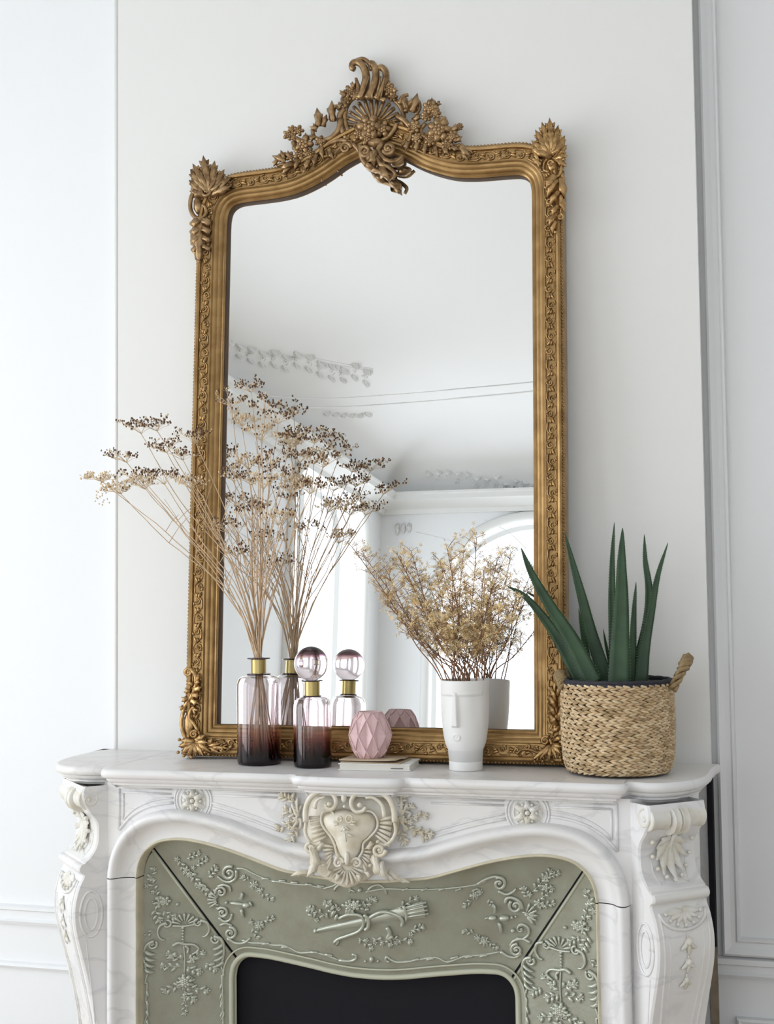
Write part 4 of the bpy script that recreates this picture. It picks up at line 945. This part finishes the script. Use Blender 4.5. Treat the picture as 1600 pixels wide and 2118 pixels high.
for x, y, r in ((596, 279, 9), (603, 268, 7), (617, 270, 9), (608, 284, 6), (628, 298, 15), (620, 318, 11), (640, 316, 9), (576, 328, 6), (600, 324, 8), (662, 292, 9)): R.flower(x, y, r, 5, .034)
for a in ((628, 300, 632, 274, 9), (606, 290, 615, 318, 7), (590, 335, 562, 322, 10), (586, 330, 580, 310, 9), (600, 325, 586, 316, 9), (605, 340, 578, 350, 11), (620, 330, 608, 352, 10), (640, 330, 630, 352, 11), (655, 318, 648, 345, 10), (665, 300, 668, 330, 9), (600, 345, 582, 362, 8), (575, 330, 565, 345, 7), (680, 306, 690, 330, 10)): R.leaf(*a, .032, 2, 3)
R.tube([(608, 284), (612, 300), (625, 320), (600, 336), (572, 342)], 2.6, .028, 6, 4); R.tube([(664, 370), (666, 375)], 2.0, .01, 5, 2); R.tube([(697, 350), (699, 355)], 2.0, .01, 5, 2)
R.mb.build('floral_branch', M_GOLDC, cr)
R = Rel(MG, S9, 1.65, 1.28)   # right branch
R.tube([(838, 232), (846, 214), (862, 208), (868, 222), (860, 238)], 4.6, .028, 7, 4, 3); R.tube([(820, 240), (836, 250), (850, 268), (846, 290), (830, 300)], 5, .028, 8, 4, 4)
R.leaf(850, 232, 863, 192, 13, .03, 2, 3); R.leaf(842, 225, 834, 194, 11, .03, -2, 3); R.leaf(855, 250, 870, 235, 10, .03)
for x, y, r in ((890, 222, 12), (900, 234, 9), (882, 240, 9), (908, 268, 19), (935, 282, 11), (890, 290, 10), (925, 300, 10), (856, 262, 11), (862, 285, 9), (915, 250, 8), (950, 262, 6)): R.flower(x, y, r, 7, .036)
for k in range(10):
    a = 2 * pi * k / 10; R.leaf(908, 270, 908 + 24 * math.cos(a), 270 + 24 * math.sin(a), 8, .032, 0, 1)
for a in ((930, 270, 952, 256, 10), (938, 290, 956, 282, 9), (930, 300, 952, 310, 11), (915, 300, 930, 322, 10), (900, 300, 905, 325, 10), (882, 295, 878, 320, 11), (865, 290, 860, 316, 11), (950, 300, 975, 325, 12), (955, 310, 968, 332, 9), (845, 292, 838, 312, 12), (895, 212, 886, 206, 7), (902, 216, 910, 208, 7)): R.leaf(*a, .030, 2, 3)
R.scroll(968, 318, 8, 0, 1.2, 1, 2.6, .032); R.tube([(880, 255), (870, 270), (880, 290), (900, 300), (930, 306), (952, 300)], 3.6, .030, 6, 4)
R.mb.build('floral_branch', M_GOLDC, cr)
R = Rel(MG, S9, 1.65, 1.28)   # pendant scroll below the shell
R.bead(780, 300, 22, .026, ry=14, hr=.03); R.bead(776, 330, 24, .030, ry=16, hr=.026); R.bead(800, 360, 16, .032, ry=10, hr=.02, ang=.5); R.bead(822, 336, 16, .026, ry=9, hr=.018, ang=-.4); R.bead(766, 346, 15, .036, ry=9, hr=.018, ang=.4)
R.scroll(803, 307, 13, 200, 1.4, 1, 4.4, .044); R.scroll(755, 312, 13, -20, 1.4, -1, 4.2, .042)
R.tube([(790, 296), (782, 312), (796, 330), (818, 334), (834, 322)], 5, .046, 8, 4, 3); R.tube([(745, 300), (748, 326), (764, 346), (788, 356), (806, 372)], 5, .040, 8, 4, 4)
R.tube([(776, 320), (784, 338), (802, 346), (816, 358), (812, 370)], 4.4, .048, 8, 4, 3); R.tube([(730, 298), (742, 312), (748, 330)], 4, .034, 7, 4)
R.leaf(772, 312, 774, 345, 16, .046, 3, 3); R.bead(775, 318, 7, .052, ry=10); R.leaf(790, 340, 806, 374, 16, .040, 3, 3)
R.mb.build('pendant_scroll', M_GOLDC, cr)

# ------------------------------------------------------------------ bottles
def pscale(x, y): return (V((x, y, 1.2)) - CAM).dot(FW) / FPX      # metres per pixel at this spot
def zat(px, py, Y): return atY(px, py, Y).z
SH = 1.081
Y1 = -.208; X1 = atY(536, 1570, Y1).x; s1 = pscale(X1, Y1)
bt = empty('glass_bottle', (X1, Y1, SH), 'tall ombre plum glass bottle with brass neck, holding the dried umbel stems', 'bottle')
zs1 = zat(536, 1396, Y1) - SH; zt1 = zat(536, 1361, Y1) - SH; r1 = 45.5 * s1
def bottle_body(r, hs, rn, hn, t=.0028):
    o = [(.001, 0), (r * .9, 0), (r * .985, .003), (r, .009), (r, hs - .030), (r * .985, hs - .018), (r * .90, hs - .008), (r * .72, hs - .0025), (r * .5, hs), (rn, hs + .001), (rn, hn)]
    i = [(rn - t, hn), (rn - t, hs + .001), (r * .5, hs - t), (r * .72, hs - .0025 - t), (r * .90 - t, hs - .010), (r * .985 - t, hs - .019), (r - t, hs - .031), (r - t, .016), (r * .93, .009), (.001, .008)]
    return o + i
mb = MB(); mb.lathe(bottle_body(r1, zs1, .0155, zt1 - .002), 64, (X1, Y1, SH)); mb.build('body', M_GLASS1, bt, angle=60)
def ring(mb, r0, r1_, z, t, n=40, c=(0, 0)):
    mb.lathe([(r0, z), (r1_ - t, z), (r1_, z + t), (r1_ - t, z + 2 * t), (r0, z + 2 * t), (r0, z)], n, (c[0], c[1], SH))
mb = MB(); ring(mb, .0135, 24.5 * s1, zt1 - .002, .0012, c=(X1, Y1)); mb.build('rim', M_RIM, bt)
mb = MB(); ring(mb, .0160, 25.5 * s1, zs1 + .0005, .0013, c=(X1, Y1)); mb.build('rim', M_RIM, bt)
mb = MB(); mb.lathe([(.0160, zs1 + .004), (.0178, zs1 + .004), (.0178, zt1 - .003), (.0160, zt1 - .003)], 40, (X1, Y1, SH)); mb.build('neck_collar', M_BRASS, bt, angle=40)
Y2 = -.232; X2 = atY(646.5, 1570, Y2).x; s2 = pscale(X2, Y2)
b2 = empty('glass_bottle', (X2, Y2, SH), 'shorter ombre plum glass bottle with brass neck and round ball stopper', 'bottle')
zs2 = zat(646, 1441, Y2) - SH; zt2 = zat(646, 1407, Y2) - SH; r2 = 39.5 * s2
mb = MB(); mb.lathe(bottle_body(r2, zs2, .0145, zt2 - .004), 64, (X2, Y2, SH)); mb.build('body', M_GLASS2, b2, angle=60)
mb = MB(); ring(mb, .0135, 23 * s2, zt2 - .002, .0012, c=(X2, Y2)); mb.build('rim', M_RIM, b2)
mb = MB(); ring(mb, .0155, 19.5 * s2, zs2 + .0005, .0012, c=(X2, Y2)); mb.build('rim', M_RIM, b2)
mb = MB(); mb.lathe([(.0155, zs2 + .003), (.0178, zs2 + .003), (.0178, zt2 - .002), (.0155, zt2 - .002)], 40, (X2, Y2, SH)); mb.build('neck_collar', M_BRASS, b2, angle=40)
rb = 35.5 * s2; zb = zt2 + rb * .97
mb = MB(); mb.ball((X2 - .002, Y2, SH + zb), rb, 64, 40); mb.build('ball_stopper', M_GLASSB, b2)

# ------------------------------------------------------------------ dried umbel bouquet in the tall bottle
bq = empty('dried_flower_bouquet', (X1, Y1, SH + .01), 'fan of dry straw stems with tiny dark seed umbels rising from the tall bottle', 'dried flowers')
zn = SH + zt1
tips = [(212, 985, 'f'), (262, 945, 's'), (292, 885, 's'), (325, 880, 's'), (300, 985, 's'), (345, 925, 's'), (340, 990, 's'), (378, 940, 's'), (405, 905, 's'), (250, 1010, 'f'), (300, 1000, 'f'), (395, 1000, 'f'),
        (478, 830, 's'), (520, 800, 's'), (548, 840, 's'), (500, 870, 'f'), (575, 865, 's'), (540, 900, 'f'), (560, 950, 's'), (515, 960, 'f'), (485, 985, 's'), (590, 985, 's'), (545, 1000, 'f'), (600, 905, 's'), (470, 1090, 's'), (605, 1010, 'f'), (520, 1065, 's'), (575, 1075, 'f'), (620, 945, 's'), (490, 1140, 's'), (640, 1010, 's'), (668, 955, 's'), (650, 905, 's')]
rb_ = random.Random(5)
for k, (tx, ty, kd) in enumerate(tips):
    Yt = Y1 - .02 + rb_.uniform(-.05, .05)
    if tx > 540: Yt = Y1 - .09 + rb_.uniform(-.03, .03)
    if tx < 420: Yt = Y1 - .06 + rb_.uniform(-.02, .02)
    T = atY(tx, ty + 12, Yt); a = rb_.uniform(0, 6.28); q = rb_.uniform(.002, .010)
    N = V((X1 + q * math.cos(a), Y1 + q * math.sin(a), zn + .002)); Bt = V((X1 - rb_.uniform(-.03, .03) - (T.x - X1) * .08, Y1 + rb_.uniform(-.025, .025), SH + .012 + rb_.uniform(0, .03)))
    dx = T - N; m1 = N + V((dx.x * .22, dx.y * .25, dx.z * .38)) + V((rb_.uniform(-.01, .01), 0, 0)); m2 = N + V((dx.x * .62, dx.y * .65, dx.z * .70)) + V((rb_.uniform(-.014, .014), 0, rb_.uniform(-.01, .01)))
    P = crom([tuple(Bt), tuple(N), tuple(m1), tuple(m2), tuple(T)], 6); mb = MB(); L = len(P)
    P = [(x + rb_.uniform(-.0012, .0012) * (0 if i < 9 else 1), y, z + (rb_.uniform(-.001, .001) if i > 8 else 0)) for i, (x, y, z) in enumerate(P)]
    mb.tube(P, [.0017 - .0009 * i / L for i in range(L)], 6)
    # side twigs
    for j in (12, 15, 18):
        if rb_.random() < .75:
            p = V(P[j]); dv = V((rb_.uniform(-.05, .05), rb_.uniform(-.03, .03), rb_.uniform(.04, .10))); mb.tube([p, p + dv * .5 + V((0, 0, .006)), p + dv], [.0009, .0007, .0005], 5)
    st = mb.build('stem', M_STEM, bq)
    hd = MB(); sd = MB()
    R_ = .042 if kd == 's' else .036
    nb = 11 if kd == 's' else 14
    axis = (T - V(P[-4])).normalized()
    for b_ in range(nb):
        a = 2 * pi * b_ / nb + rb_.uniform(-.4, .4); q = R_ * rb_.uniform(.35, 1.1); e = T + V((q * math.cos(a), q * math.sin(a) * .7, 0)) + axis * rb_.uniform(.008, .034)
        hd.mi = 0; hd.tube([T, T.lerp(e, .5) + V((0, 0, .003)), e], [.0006, .0005, .0004], 4)
        for s_ in range(7):
            g = e + V((rb_.uniform(-.011, .011), rb_.uniform(-.010, .010), rb_.uniform(0, .012))); hd.mi = 0; hd.tube([e, g], .00035, 3)
            dark = rb_.random() < (.80 if kd == 's' else .18); hd.mi = 1 if dark else 2
            q_ = rb_.uniform(.0014, .0026); hd.ball(g, (V((q_, 0, 0)), V((0, q_, 0)), V((rb_.uniform(-.0005, .0005), 0, q_ * 1.3))), 5, 3)
    if tx < 230:   # drooping feathery tip
        hd.mi = 2
        for j in range(26):
            g = T + V((-.004 + .0006 * j * rb_.uniform(-2, 2), rb_.uniform(-.004, .004), -.0022 * j)); hd.ball(g, .0022, 5, 3)
    hd.build('seed_head', [M_FLUFF, M_SEED, M_FLUFF], st)

# ------------------------------------------------------------------ pink faceted vase on card and book
YB = -.226
def yawed(cx_, cy_, hx, hy, rot, x, y):
    c, s_ = math.cos(rot), math.sin(rot); return (cx_ + x * hx * c - y * hy * s_, cy_ + x * hx * s_ + y * hy * c)
p0, p1 = atZ(691, 1592, SH), atZ(838, 1596, SH)
def slab(mb, cx_, cy_, hx, hy, rot, z0, z1):
    v = [(*yawed(cx_, cy_, hx, hy, rot, a, b), z) for z in (z0, z1) for a, b in ((-1, -1), (1, -1), (1, 1), (-1, 1))]
    mb.add(v, [(0, 3, 2, 1), (4, 5, 6, 7), (0, 1, 5, 4), (1, 2, 6, 5), (2, 3, 7, 6), (3, 0, 4, 7)])
bcx, bcy, brot = (p0.x + p1.x) / 2 + .006, -.220, math.radians(4)
bk = empty('book', (bcx, bcy, SH), 'thin white book under the kraft card and pink vase', 'book')
hx = (p1.x - p0.x) / 2
mb = MB(); slab(mb, bcx, bcy, hx, .055, brot, SH, SH + .0018); mb.build('cover', M_BOOK, bk, smooth=False)
mb = MB(); slab(mb, bcx, bcy, hx, .055, brot, SH + .0130, SH + .0148); mb.build('cover', M_BOOK, bk, smooth=False)
mb = MB(); slab(mb, bcx, bcy, hx - .003, .052, brot, SH + .0018, SH + .0130); mb.build('pages', M_PAPER, bk, smooth=False)
mb = MB(); v = [(*yawed(bcx, bcy, hx, .055, brot, x, -1.006), z) for x, z in ((.46, SH + .0045), (.80, SH + .0045), (.80, SH + .0065), (.46, SH + .0065))]; mb.add(v, [(0, 1, 2, 3)]); tag(mb.build('spine_print', M_INK, bk, smooth=False), 'dark line of print on the edge')
kc = empty('folded_card', (bcx, bcy, SH + .0148), 'folded kraft-brown card lying between the book and the pink vase', 'card')
mb = MB(); rot = math.radians(-1)
slab(mb, bcx - .006, bcy - .006, hx * .84, .046, rot, SH + .0150, SH + .0175); mb.build('lower_leaf', M_KRAFT, kc, smooth=False)
mb = MB(); rows = []
for i in range(9):
    t = i / 8; x = -1 + 2 * t; rows.append([(*yawed(bcx - .010, bcy - .008, hx * .82, .046, rot - .03, x, y), SH + .0200 + .0035 * (1 - t) * 0 + .0035 * (t ** 3) * (y < 0)) for y in (-1, -.3, .3, 1)])
mb.grid(rows); up_ = mb.build('upper_leaf', M_KRAFT, kc); md = up_.modifiers.new('s', 'SOLIDIFY'); md.thickness = .0024
zc0 = SH + .0212
XB = atY(765, 1530, YB).x; sB = pscale(XB, YB)
pv = empty('faceted_vase', (XB, YB, zc0), 'small round matte pink vase with folded diamond facets on the kraft card', 'vase')
rB = 45 * sB; hB = 95 * sB
mb = MB(); NA = 9; lev = [0.0, .20, .52, .84, 1.0]
def rad(t): return rB * (math.sin(pi * (.17 + .66 * t))) ** .92
rings = []
for j, t in enumerate(lev):
    rings.append([V((XB + rad(t) * math.cos(2 * pi * (k + .5 * (j % 2)) / NA + .25), YB + rad(t) * math.sin(2 * pi * (k + .5 * (j % 2)) / NA + .25), zc0 + hB * t)) for k in range(NA)])
# each diamond between ring j-1, j, j+1 gets a sunk centre crease
def sunk(a, b, f): m = (a + b) / 2; c = V((XB, YB, m.z)); return c + (m - c) * f
vs = []; fs = []
def tri(*p):
    o = len(vs); vs.extend(p); fs.append(tuple(range(o, o + len(p))))
for j in range(1, len(lev) - 1):
    for k in range(NA):
        # diamond: bottom node ring j-1, sides ring j, top ring j+1
        if j % 2: L_, R_ = rings[j][k - 1], rings[j][k]; bo, to = rings[j - 1][k], rings[j + 1][k]
        else: L_, R_ = rings[j][k], rings[j][(k + 1) % NA]; bo, to = rings[j - 1][k], rings[j + 1][k]
        c = sunk(bo, to, .93 if 1 < j < len(lev) - 2 else .97); ml = c
        tri(bo, R_, c); tri(R_, to, c); tri(to, L_, c); tri(L_, bo, c)
for k in range(NA):
    tri(rings[0][k - 1], rings[0][k], rings[1][k - 1]); tri(rings[-1][k], rings[-1][k - 1], rings[-2][k - 1])
mb.add(vs, fs); bo = mb.build('body', M_PINK, pv, smooth=False)
mb = MB(); 
for j in range(1, len(lev)):     # crisp folded ridges along the diamond edges
    for k in range(NA):
        for kk in ((k, k), (k, (k + 1) % NA)) if (j - 1) % 2 else ((k, k), (k, k - 1)):
            a, b = rings[j - 1][kk[0]], rings[j][kk[1]]; m_ = (a + b) / 2; c = V((XB, YB, m_.z)); m_ = c + (m_ - c) * 1.03; mb.tube([a, m_, b], .0014, 5)
mb.build('ridge', M_PINK, pv)
mb = MB(); rt_ = rad(1.0); mb.lathe([(rt_ + .0005, hB - .001), (rt_, hB + .001), (rt_ - .003, hB), (rt_ - .004, hB - .02), (rt_ + .01, hB * .5), (.001, .006)], 24, (XB, YB, zc0)); mb.build('mouth', M_PINK, pv)
mb = MB(); mb.lathe([(.001, .0002), (rad(0), .0002), (rad(0) + .0004, .004)], 24, (XB, YB, zc0)); mb.build('foot', M_PINK, pv)

# ------------------------------------------------------------------ white face vase
YV = -.213; XV = atY(963, 1580, YV).x; sV = pscale(XV, YV)
fv = empty('face_vase', (XV, YV, SH), 'white porcelain vase shaped as a stylised face with long flat nose, holding ochre dried flowers', 'vase')
zV = lambda py: zat(963, py, YV) - SH
zt, zj = zV(1407), zV(1545)
pts = [(34.2, zV(1592) + .0), (34.6, zV(1588)), (34.6, zV(1562)), (35.5, zV(1552)), (38.5, zV(1545)), (41.5, zV(1535)), (45, zV(1515)), (47.5, zV(1490)), (49, zV(1460)), (49.5, zV(1430)), (49.8, zV(1412)), (49.4, zV(1408))]
pts = [(r_ * sV, max(0, z)) for r_, z in pts]; pr = [(.001, 0)] + [(a, b) for a, b in crom(pts, 5)]
FDIR = math.atan2(-1, -.16)          # the face looks slightly to the left of the camera
def rprof(z):
    for (a, z0), (b, z1) in zip(pr[1:], pr[2:]):
        if z0 <= z <= z1: return a + (b - a) * ((z - z0) / max(1e-9, z1 - z0))
    return pr[-1][0]
NV = 120; rows = [[(XV + .001 * math.cos(2 * pi * k / NV), YV + .001 * math.sin(2 * pi * k / NV), SH) for k in range(NV)]]
zz = [0.0] + [zt * (i / 110) for i in range(1, 111)]
def sm(x, a, b): t = max(0, min(1, (x - a) / (b - a))); return t * t * (3 - 2 * t)
def face(z, an):
    # signed arc distance (in px units) from the nose line
    r = rprof(z); u = (an) * r / sV; py = 1407 + (zt - z) / (zt - zj) * (1545 - 1407); h = 0
    # brow band
    if -24 < u < 58: h += .0016 * sm(py, 1427, 1429.5) * (1 - sm(py, 1434, 1437))
    # nose bridge: protrudes, wider at the bottom
    wn = 4.5 + 3.0 * (py - 1434) / 66
    if 1430 < py < 1503: h += (.0065 * min(1, max(0, (py - 1430) / 66)) + .0020) * (1 - sm(abs(u + 2), wn * .75, wn + 1.2)) * (1 - sm(py, 1498, 1501))
    # recessed eye sockets
    if abs(u) > wn * .8: h -= .0022 * sm(py, 1434, 1438) * (1 - sm(py, 1470, 1505)) * (sm(abs(u), wn, wn + 2)) * (1 - sm(abs(u), 40, 58))
    # jaw line
    h += .0008 * (1 - sm(py, 1533, 1546))
    # mouth
    dm = math.hypot((u + 1) / 9.0, (py - 1521) / 7.5); 
    if dm < 1.5: h += .0022 * math.exp(-((dm - .75) / .22) ** 2) + .001 * (dm < .35)
    return h
for z in zz:
    row = []
    for k in range(NV * 2):
        a = 2 * pi * k / (NV * 2); d_ = (a - FDIR + pi) % (2 * pi) - pi; rr = rprof(z) + (face(z, d_) if abs(d_) < 1.5 else .0008 * (1 - sm(1407 + (zt - z) / (zt - zj) * 138, 1533, 1546)))
        row.append((XV + rr * math.cos(a), YV + rr * math.sin(a), SH + z))
    if len(rows) == 1 and len(rows[0]) != len(row): rows[0] = [(XV, YV, SH)] * len(row)
    rows.append(row)
rt = rprof(zt)
for r_, z in ((rt - .001, zt + .0015), (rt - .003, zt + .001), (rt - .005, zt - .002), (rt - .006, zt - .05), (rt - .016, .02), (.001, .015)):
    rows.append([(XV + r_ * math.cos(2 * pi * k / (NV * 2)), YV + r_ * math.sin(2 * pi * k / (NV * 2)), SH + z) for k in range(NV * 2)])
mb = MB(); mb.grid(rows, True); mb.build('body', M_WHITE, fv)

# ------------------------------------------------------------------ ochre dried bouquet
oq = empty('dried_flower_bouquet', (XV, YV, SH + .02), 'bushy dried branches of tiny ochre and brown papery flowers rising from the white face vase', 'dried flowers')
zr = SH + zt
br = [(728, 1132), (752, 1150), (786, 1212), (800, 1180), (822, 1148), (850, 1140), (800, 1250), (842, 1290), (870, 1260), (905, 1195), (925, 1135), (985, 1112), (960, 1130), (935, 1180), (1000, 1180), (1040, 1160), (1045, 1200), (1025, 1215), (985, 1245), (945, 1240), (900, 1290), (990, 1290), (1062, 1250), (940, 1300)]
rq = random.Random(21)
for k, (tx, ty) in enumerate(br):
    Yt = YV - .02 + rq.uniform(-.07, .04); T = atY(tx, ty, Yt); a = rq.uniform(0, 6.28); q = rq.uniform(.005, .035)
    N = V((XV + q * math.cos(a) + max(-.02, min(.02, (T.x - XV) * .15)), YV + q * math.sin(a) * .8, zr)); Bt = V((XV + rq.uniform(-.02, .02), YV + rq.uniform(-.02, .02), SH + .03)); dx = T - N
    m1 = N + V((dx.x * .40, dx.y * .4, dx.z * .36)); m2 = N + V((dx.x * .72, dx.y * .7, dx.z * .70)) + V((rq.uniform(-.006, .006), 0, 0))
    P = crom([tuple(Bt), tuple(N), tuple(m1), tuple(m2), tuple(T)], 6); mb = MB(); L = len(P); mb.tube(P, [.0017 - .0010 * i / L for i in range(L)], 6)
    tw = []
    fl = MB()
    tone = 0 if 850 < tx else (0 if rq.random() < .5 else 1)
    for i in range(11, L):
        p = V(P[i]); n_ = 3 if i % 3 else 2
        for j in range(n_):
            a = rq.uniform(0, 6.28); l = .012 + .028 * rq.random() * (1.15 - abs((i - 17) / 12)); dv = V((math.cos(a) * l, math.sin(a) * l * .8, l * rq.uniform(.2, 1.1))); e = p + dv; mb.tube([p, p + dv * .5 + V((0, 0, .001)), e], [.0006, .0005, .0004], 4)
            for _ in range(5):
                g = e + V((rq.gauss(0, .005), rq.gauss(0, .005), rq.gauss(.002, .005))); r_ = rq.uniform(.0034, .0056)
                ax = V((rq.uniform(-1, 1), rq.uniform(-1, 1), rq.uniform(-.2, 1))).normalized(); t1 = ax.orthogonal().normalized(); t2 = ax.cross(t1)
                fl.mi = rq.choice(((0, 0, 2, 2, 1), (0, 1, 1, 2, 1))[tone]); n5 = 5; o5 = [g]; f5 = []
                for s_ in range(n5):
                    b_ = 2 * pi * s_ / n5; o5 += [g + (t1 * math.cos(b_ - .28) + t2 * math.sin(b_ - .28)) * r_ * .7 + ax * r_ * .2, g + (t1 * math.cos(b_) + t2 * math.sin(b_)) * r_ * 1.1 + ax * r_ * .45, g + (t1 * math.cos(b_ + .28) + t2 * math.sin(b_ + .28)) * r_ * .7 + ax * r_ * .2]
                    f5.append((0, 1 + 3 * s_, 2 + 3 * s_, 3 + 3 * s_))
                fl.add(o5, f5)
    st = mb.build('stem', M_STEM2, oq)
    fl.build('flower_spray', [M_FLOR, M_FLOR2, M_FLOR3], st, smooth=False)

# ------------------------------------------------------------------ basket with aloe
YK = -.192; XK = atY(1277, 1500, YK).x; sK = pscale(XK, YK)
bs = empty('woven_basket', (XK, YK, SH), 'round woven seagrass basket with black rim and rope handles standing at the right shelf end', 'basket')
zK = lambda py: zat(1277, py, YK) - SH
ztop = zK(1412)
KP = [(0, 99), (.012, 107), (.03, 111.5), (.06, 114), (.10, 115), (.14, 114.5), (.17, 113.5), (ztop, 113)]
def kr(z):
    for (a, r0), (b, r1_) in zip(KP, KP[1:]):
        if a <= z <= b: return (r0 + (r1_ - r0) * (z - a) / (b - a)) * sK * .985
    return KP[-1][1] * sK * .985 if z > 0 else KP[0][1] * sK * .985
mb = MB(); zl = [i * ztop / 14 for i in range(15)]
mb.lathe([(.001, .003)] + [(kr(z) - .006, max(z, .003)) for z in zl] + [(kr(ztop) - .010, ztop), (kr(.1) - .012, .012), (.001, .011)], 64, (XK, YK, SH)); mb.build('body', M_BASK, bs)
mb = MB(); rk = random.Random(2); NR = 18; rh = (ztop - .004) / NR; NS = 42
for i in range(NR):
    z0 = .003 + rh * i
    for k in range(NS):
        for up_, off in ((1, 0), (-1, .5)):
            th = 2 * pi * (k + off + rk.uniform(-.12, .12) + .37 * i) / NS; dth = 2 * pi / NS * 1.5
            za = z0 + rh * (.05 if up_ > 0 else .62) * 1 + rk.uniform(-.0008, .0008); zb_ = z0 + rh * (.62 if up_ > 0 else 1.1)
            if up_ < 0: za, zb_ = z0 + rh * 1.12, z0 + rh * .50
            P = []; RR = []
            for j in range(4):
                t = j / 3; th_ = th + dth * t; z = za + (zb_ - za) * t; r_ = kr(max(0, min(ztop, z))) - .004 + .0066 * math.sin(pi * (.12 + .7 * t)) + rk.uniform(-.0006, .0006)
                P.append((XK + r_ * math.cos(th_), YK + r_ * math.sin(th_), SH + z + .0015)); RR.append((.0016, .0029, .0029, .0012)[j])
            mb.mi = rk.choice((0, 0, 1, 2, 2)); mb.tube(P, RR, 5)
o = mb.build('woven_strands', M_STRAW, bs); tag(o, kind='stuff')
mb = MB(); 
for q, zz_ in ((0, .000), (.001, .006)):
    mb.tube([(XK + (kr(ztop) - .001 - q) * math.cos(2 * pi * k / 64), YK + (kr(ztop) - .001 - q) * math.sin(2 * pi * k / 64), SH + ztop + zz_ + .0006 * math.sin(k * 1.9)) for k in range(65)], .0048, 8)
tag(mb.build('rim', M_BLACK, bs), 'black woven rim')
for sd in (1, -1):      # rope handles; the one on the right stands up and leans outward
    mb = MB(); Pc = []
    ang = math.radians(4) if sd > 0 else math.radians(180 + 10)
    c_ = V((math.cos(ang), math.sin(ang), 0)); t_ = V((-math.sin(ang), math.cos(ang), 0)); base = V((XK, YK, SH + ztop - .012)) + c_ * (kr(ztop) + .001)
    if sd > 0: outv, upv, wd, hh_ = c_ * .034, .064, .046, 1
    else: outv, upv, wd, hh_ = c_ * .004, .030, .030, 1
    for i in range(25):
        a = pi * i / 24; Pc.append(base + t_ * (-math.cos(a) * wd) + outv * math.sin(a) ** .8 + V((0, 0, upv * math.sin(a) ** .8)))
    for ph in range(3):
        P = []
        for i, p in enumerate(Pc):
            t = (Pc[min(24, i + 1)] - Pc[max(0, i - 1)]).normalized(); n1 = t.cross(c_).normalized(); n2 = t.cross(n1)
            a = i * 1.15 + ph * 2 * pi / 3; amp = .0070; P.append(p + (n1 * math.cos(a) + n2 * math.sin(a)) * amp)
        mb.tube(P, [.0068 if 5 < i < 19 else .0045 for i in range(25)], 7)
    mb.build('handle', M_ROPE, bs)
    mb = MB()
al = empty('aloe_plant', (XK, YK, SH + ztop - .03), 'aloe plant with long dark green pointed leaves in the woven basket', 'plant')
mb = MB(); mb.lathe([(kr(ztop) - .014, ztop - .03), (.06, ztop - .022), (.001, ztop - .02)], 32, (XK, YK, SH)); mb.build('soil', M_SOIL, al)
LV = [([(1047, 1211), (1088, 1236), (1133, 1290), (1168, 1345), (1200, 1410)], 31, -.02), ([(1077, 1133), (1100, 1188), (1140, 1258), (1183, 1325), (1226, 1410)], 38, -.045),
      ([(1167, 1100), (1184, 1165), (1203, 1235), (1222, 1310), (1254, 1410)], 31, .02), ([(1196, 1258), (1203, 1300), (1212, 1350), (1222, 1410)], 18, .04), ([(1247, 1300), (1253, 1335), (1261, 1370), (1266, 1410)], 12, .05),
      ([(1270, 1080), (1266, 1150), (1265, 1230), (1268, 1310), (1272, 1410)], 24, .03), ([(1287, 1092), (1285, 1160), (1285, 1240), (1282, 1320), (1280, 1412)], 45, -.055),
      ([(1315, 1203), (1311, 1260), (1308, 1330), (1304, 1410)], 20, .0), ([(1332, 1105), (1334, 1160), (1342, 1225), (1336, 1300), (1308, 1410)], 25, .01), ([(1381, 1122), (1360, 1190), (1346, 1265), (1333, 1340), (1326, 1410)], 26, -.015)]
for P2, wpx, dy in LV:
    n = len(P2); P3 = [tuple(atY(x, y, YK + dy * (.55 + .45 * i / (n - 1)) if dy < 0 else YK + dy * i / (n - 1))) for i, (x, y) in enumerate(P2)]
    P = [V(p) for p in crom(P3, 7)]; L = len(P); rows = []; sp = MB()
    for i, p in enumerate(P):
        t = i / (L - 1); tg = (P[min(L - 1, i + 1)] - P[max(0, i - 1)]).normalized(); view = (CAM - p).normalized()
        sd = tg.cross(view).normalized(); fr = sd.cross(tg).normalized(); w_ = wpx * sK * .5 * (t ** .72 * .97 + .03); th = w_ * .45
        rows.append([p - sd * w_ + fr * th * .5, p - sd * w_ * .5 + fr * th * .12, p + fr * -th * .05, p + sd * w_ * .5 + fr * th * .12, p + sd * w_ + fr * th * .5, p + sd * w_ * .7 - fr * th * .8, p - fr * th * 1.3, p - sd * w_ * .7 - fr * th * .8])
        if 2 < i < L - 1:
            for s_ in (-1, 1):
                for f_ in (0, .5):
                    if i + 1 < L:
                        q = p.lerp(P[i + 1], f_) + sd * (s_ * w_) + fr * th * .5; sp.tube([q, q + sd * s_ * .0022 - tg * .0015], [.0007, .0001], 4)
    # flip so that convex side faces the viewer
    mb = MB(); mb.grid([[*r] for r in rows], True, flip=True)
    lf = mb.build('leaf', M_ALOE, al); tag(sp.build('leaf_spines', M_ALOEE, lf), kind='stuff')
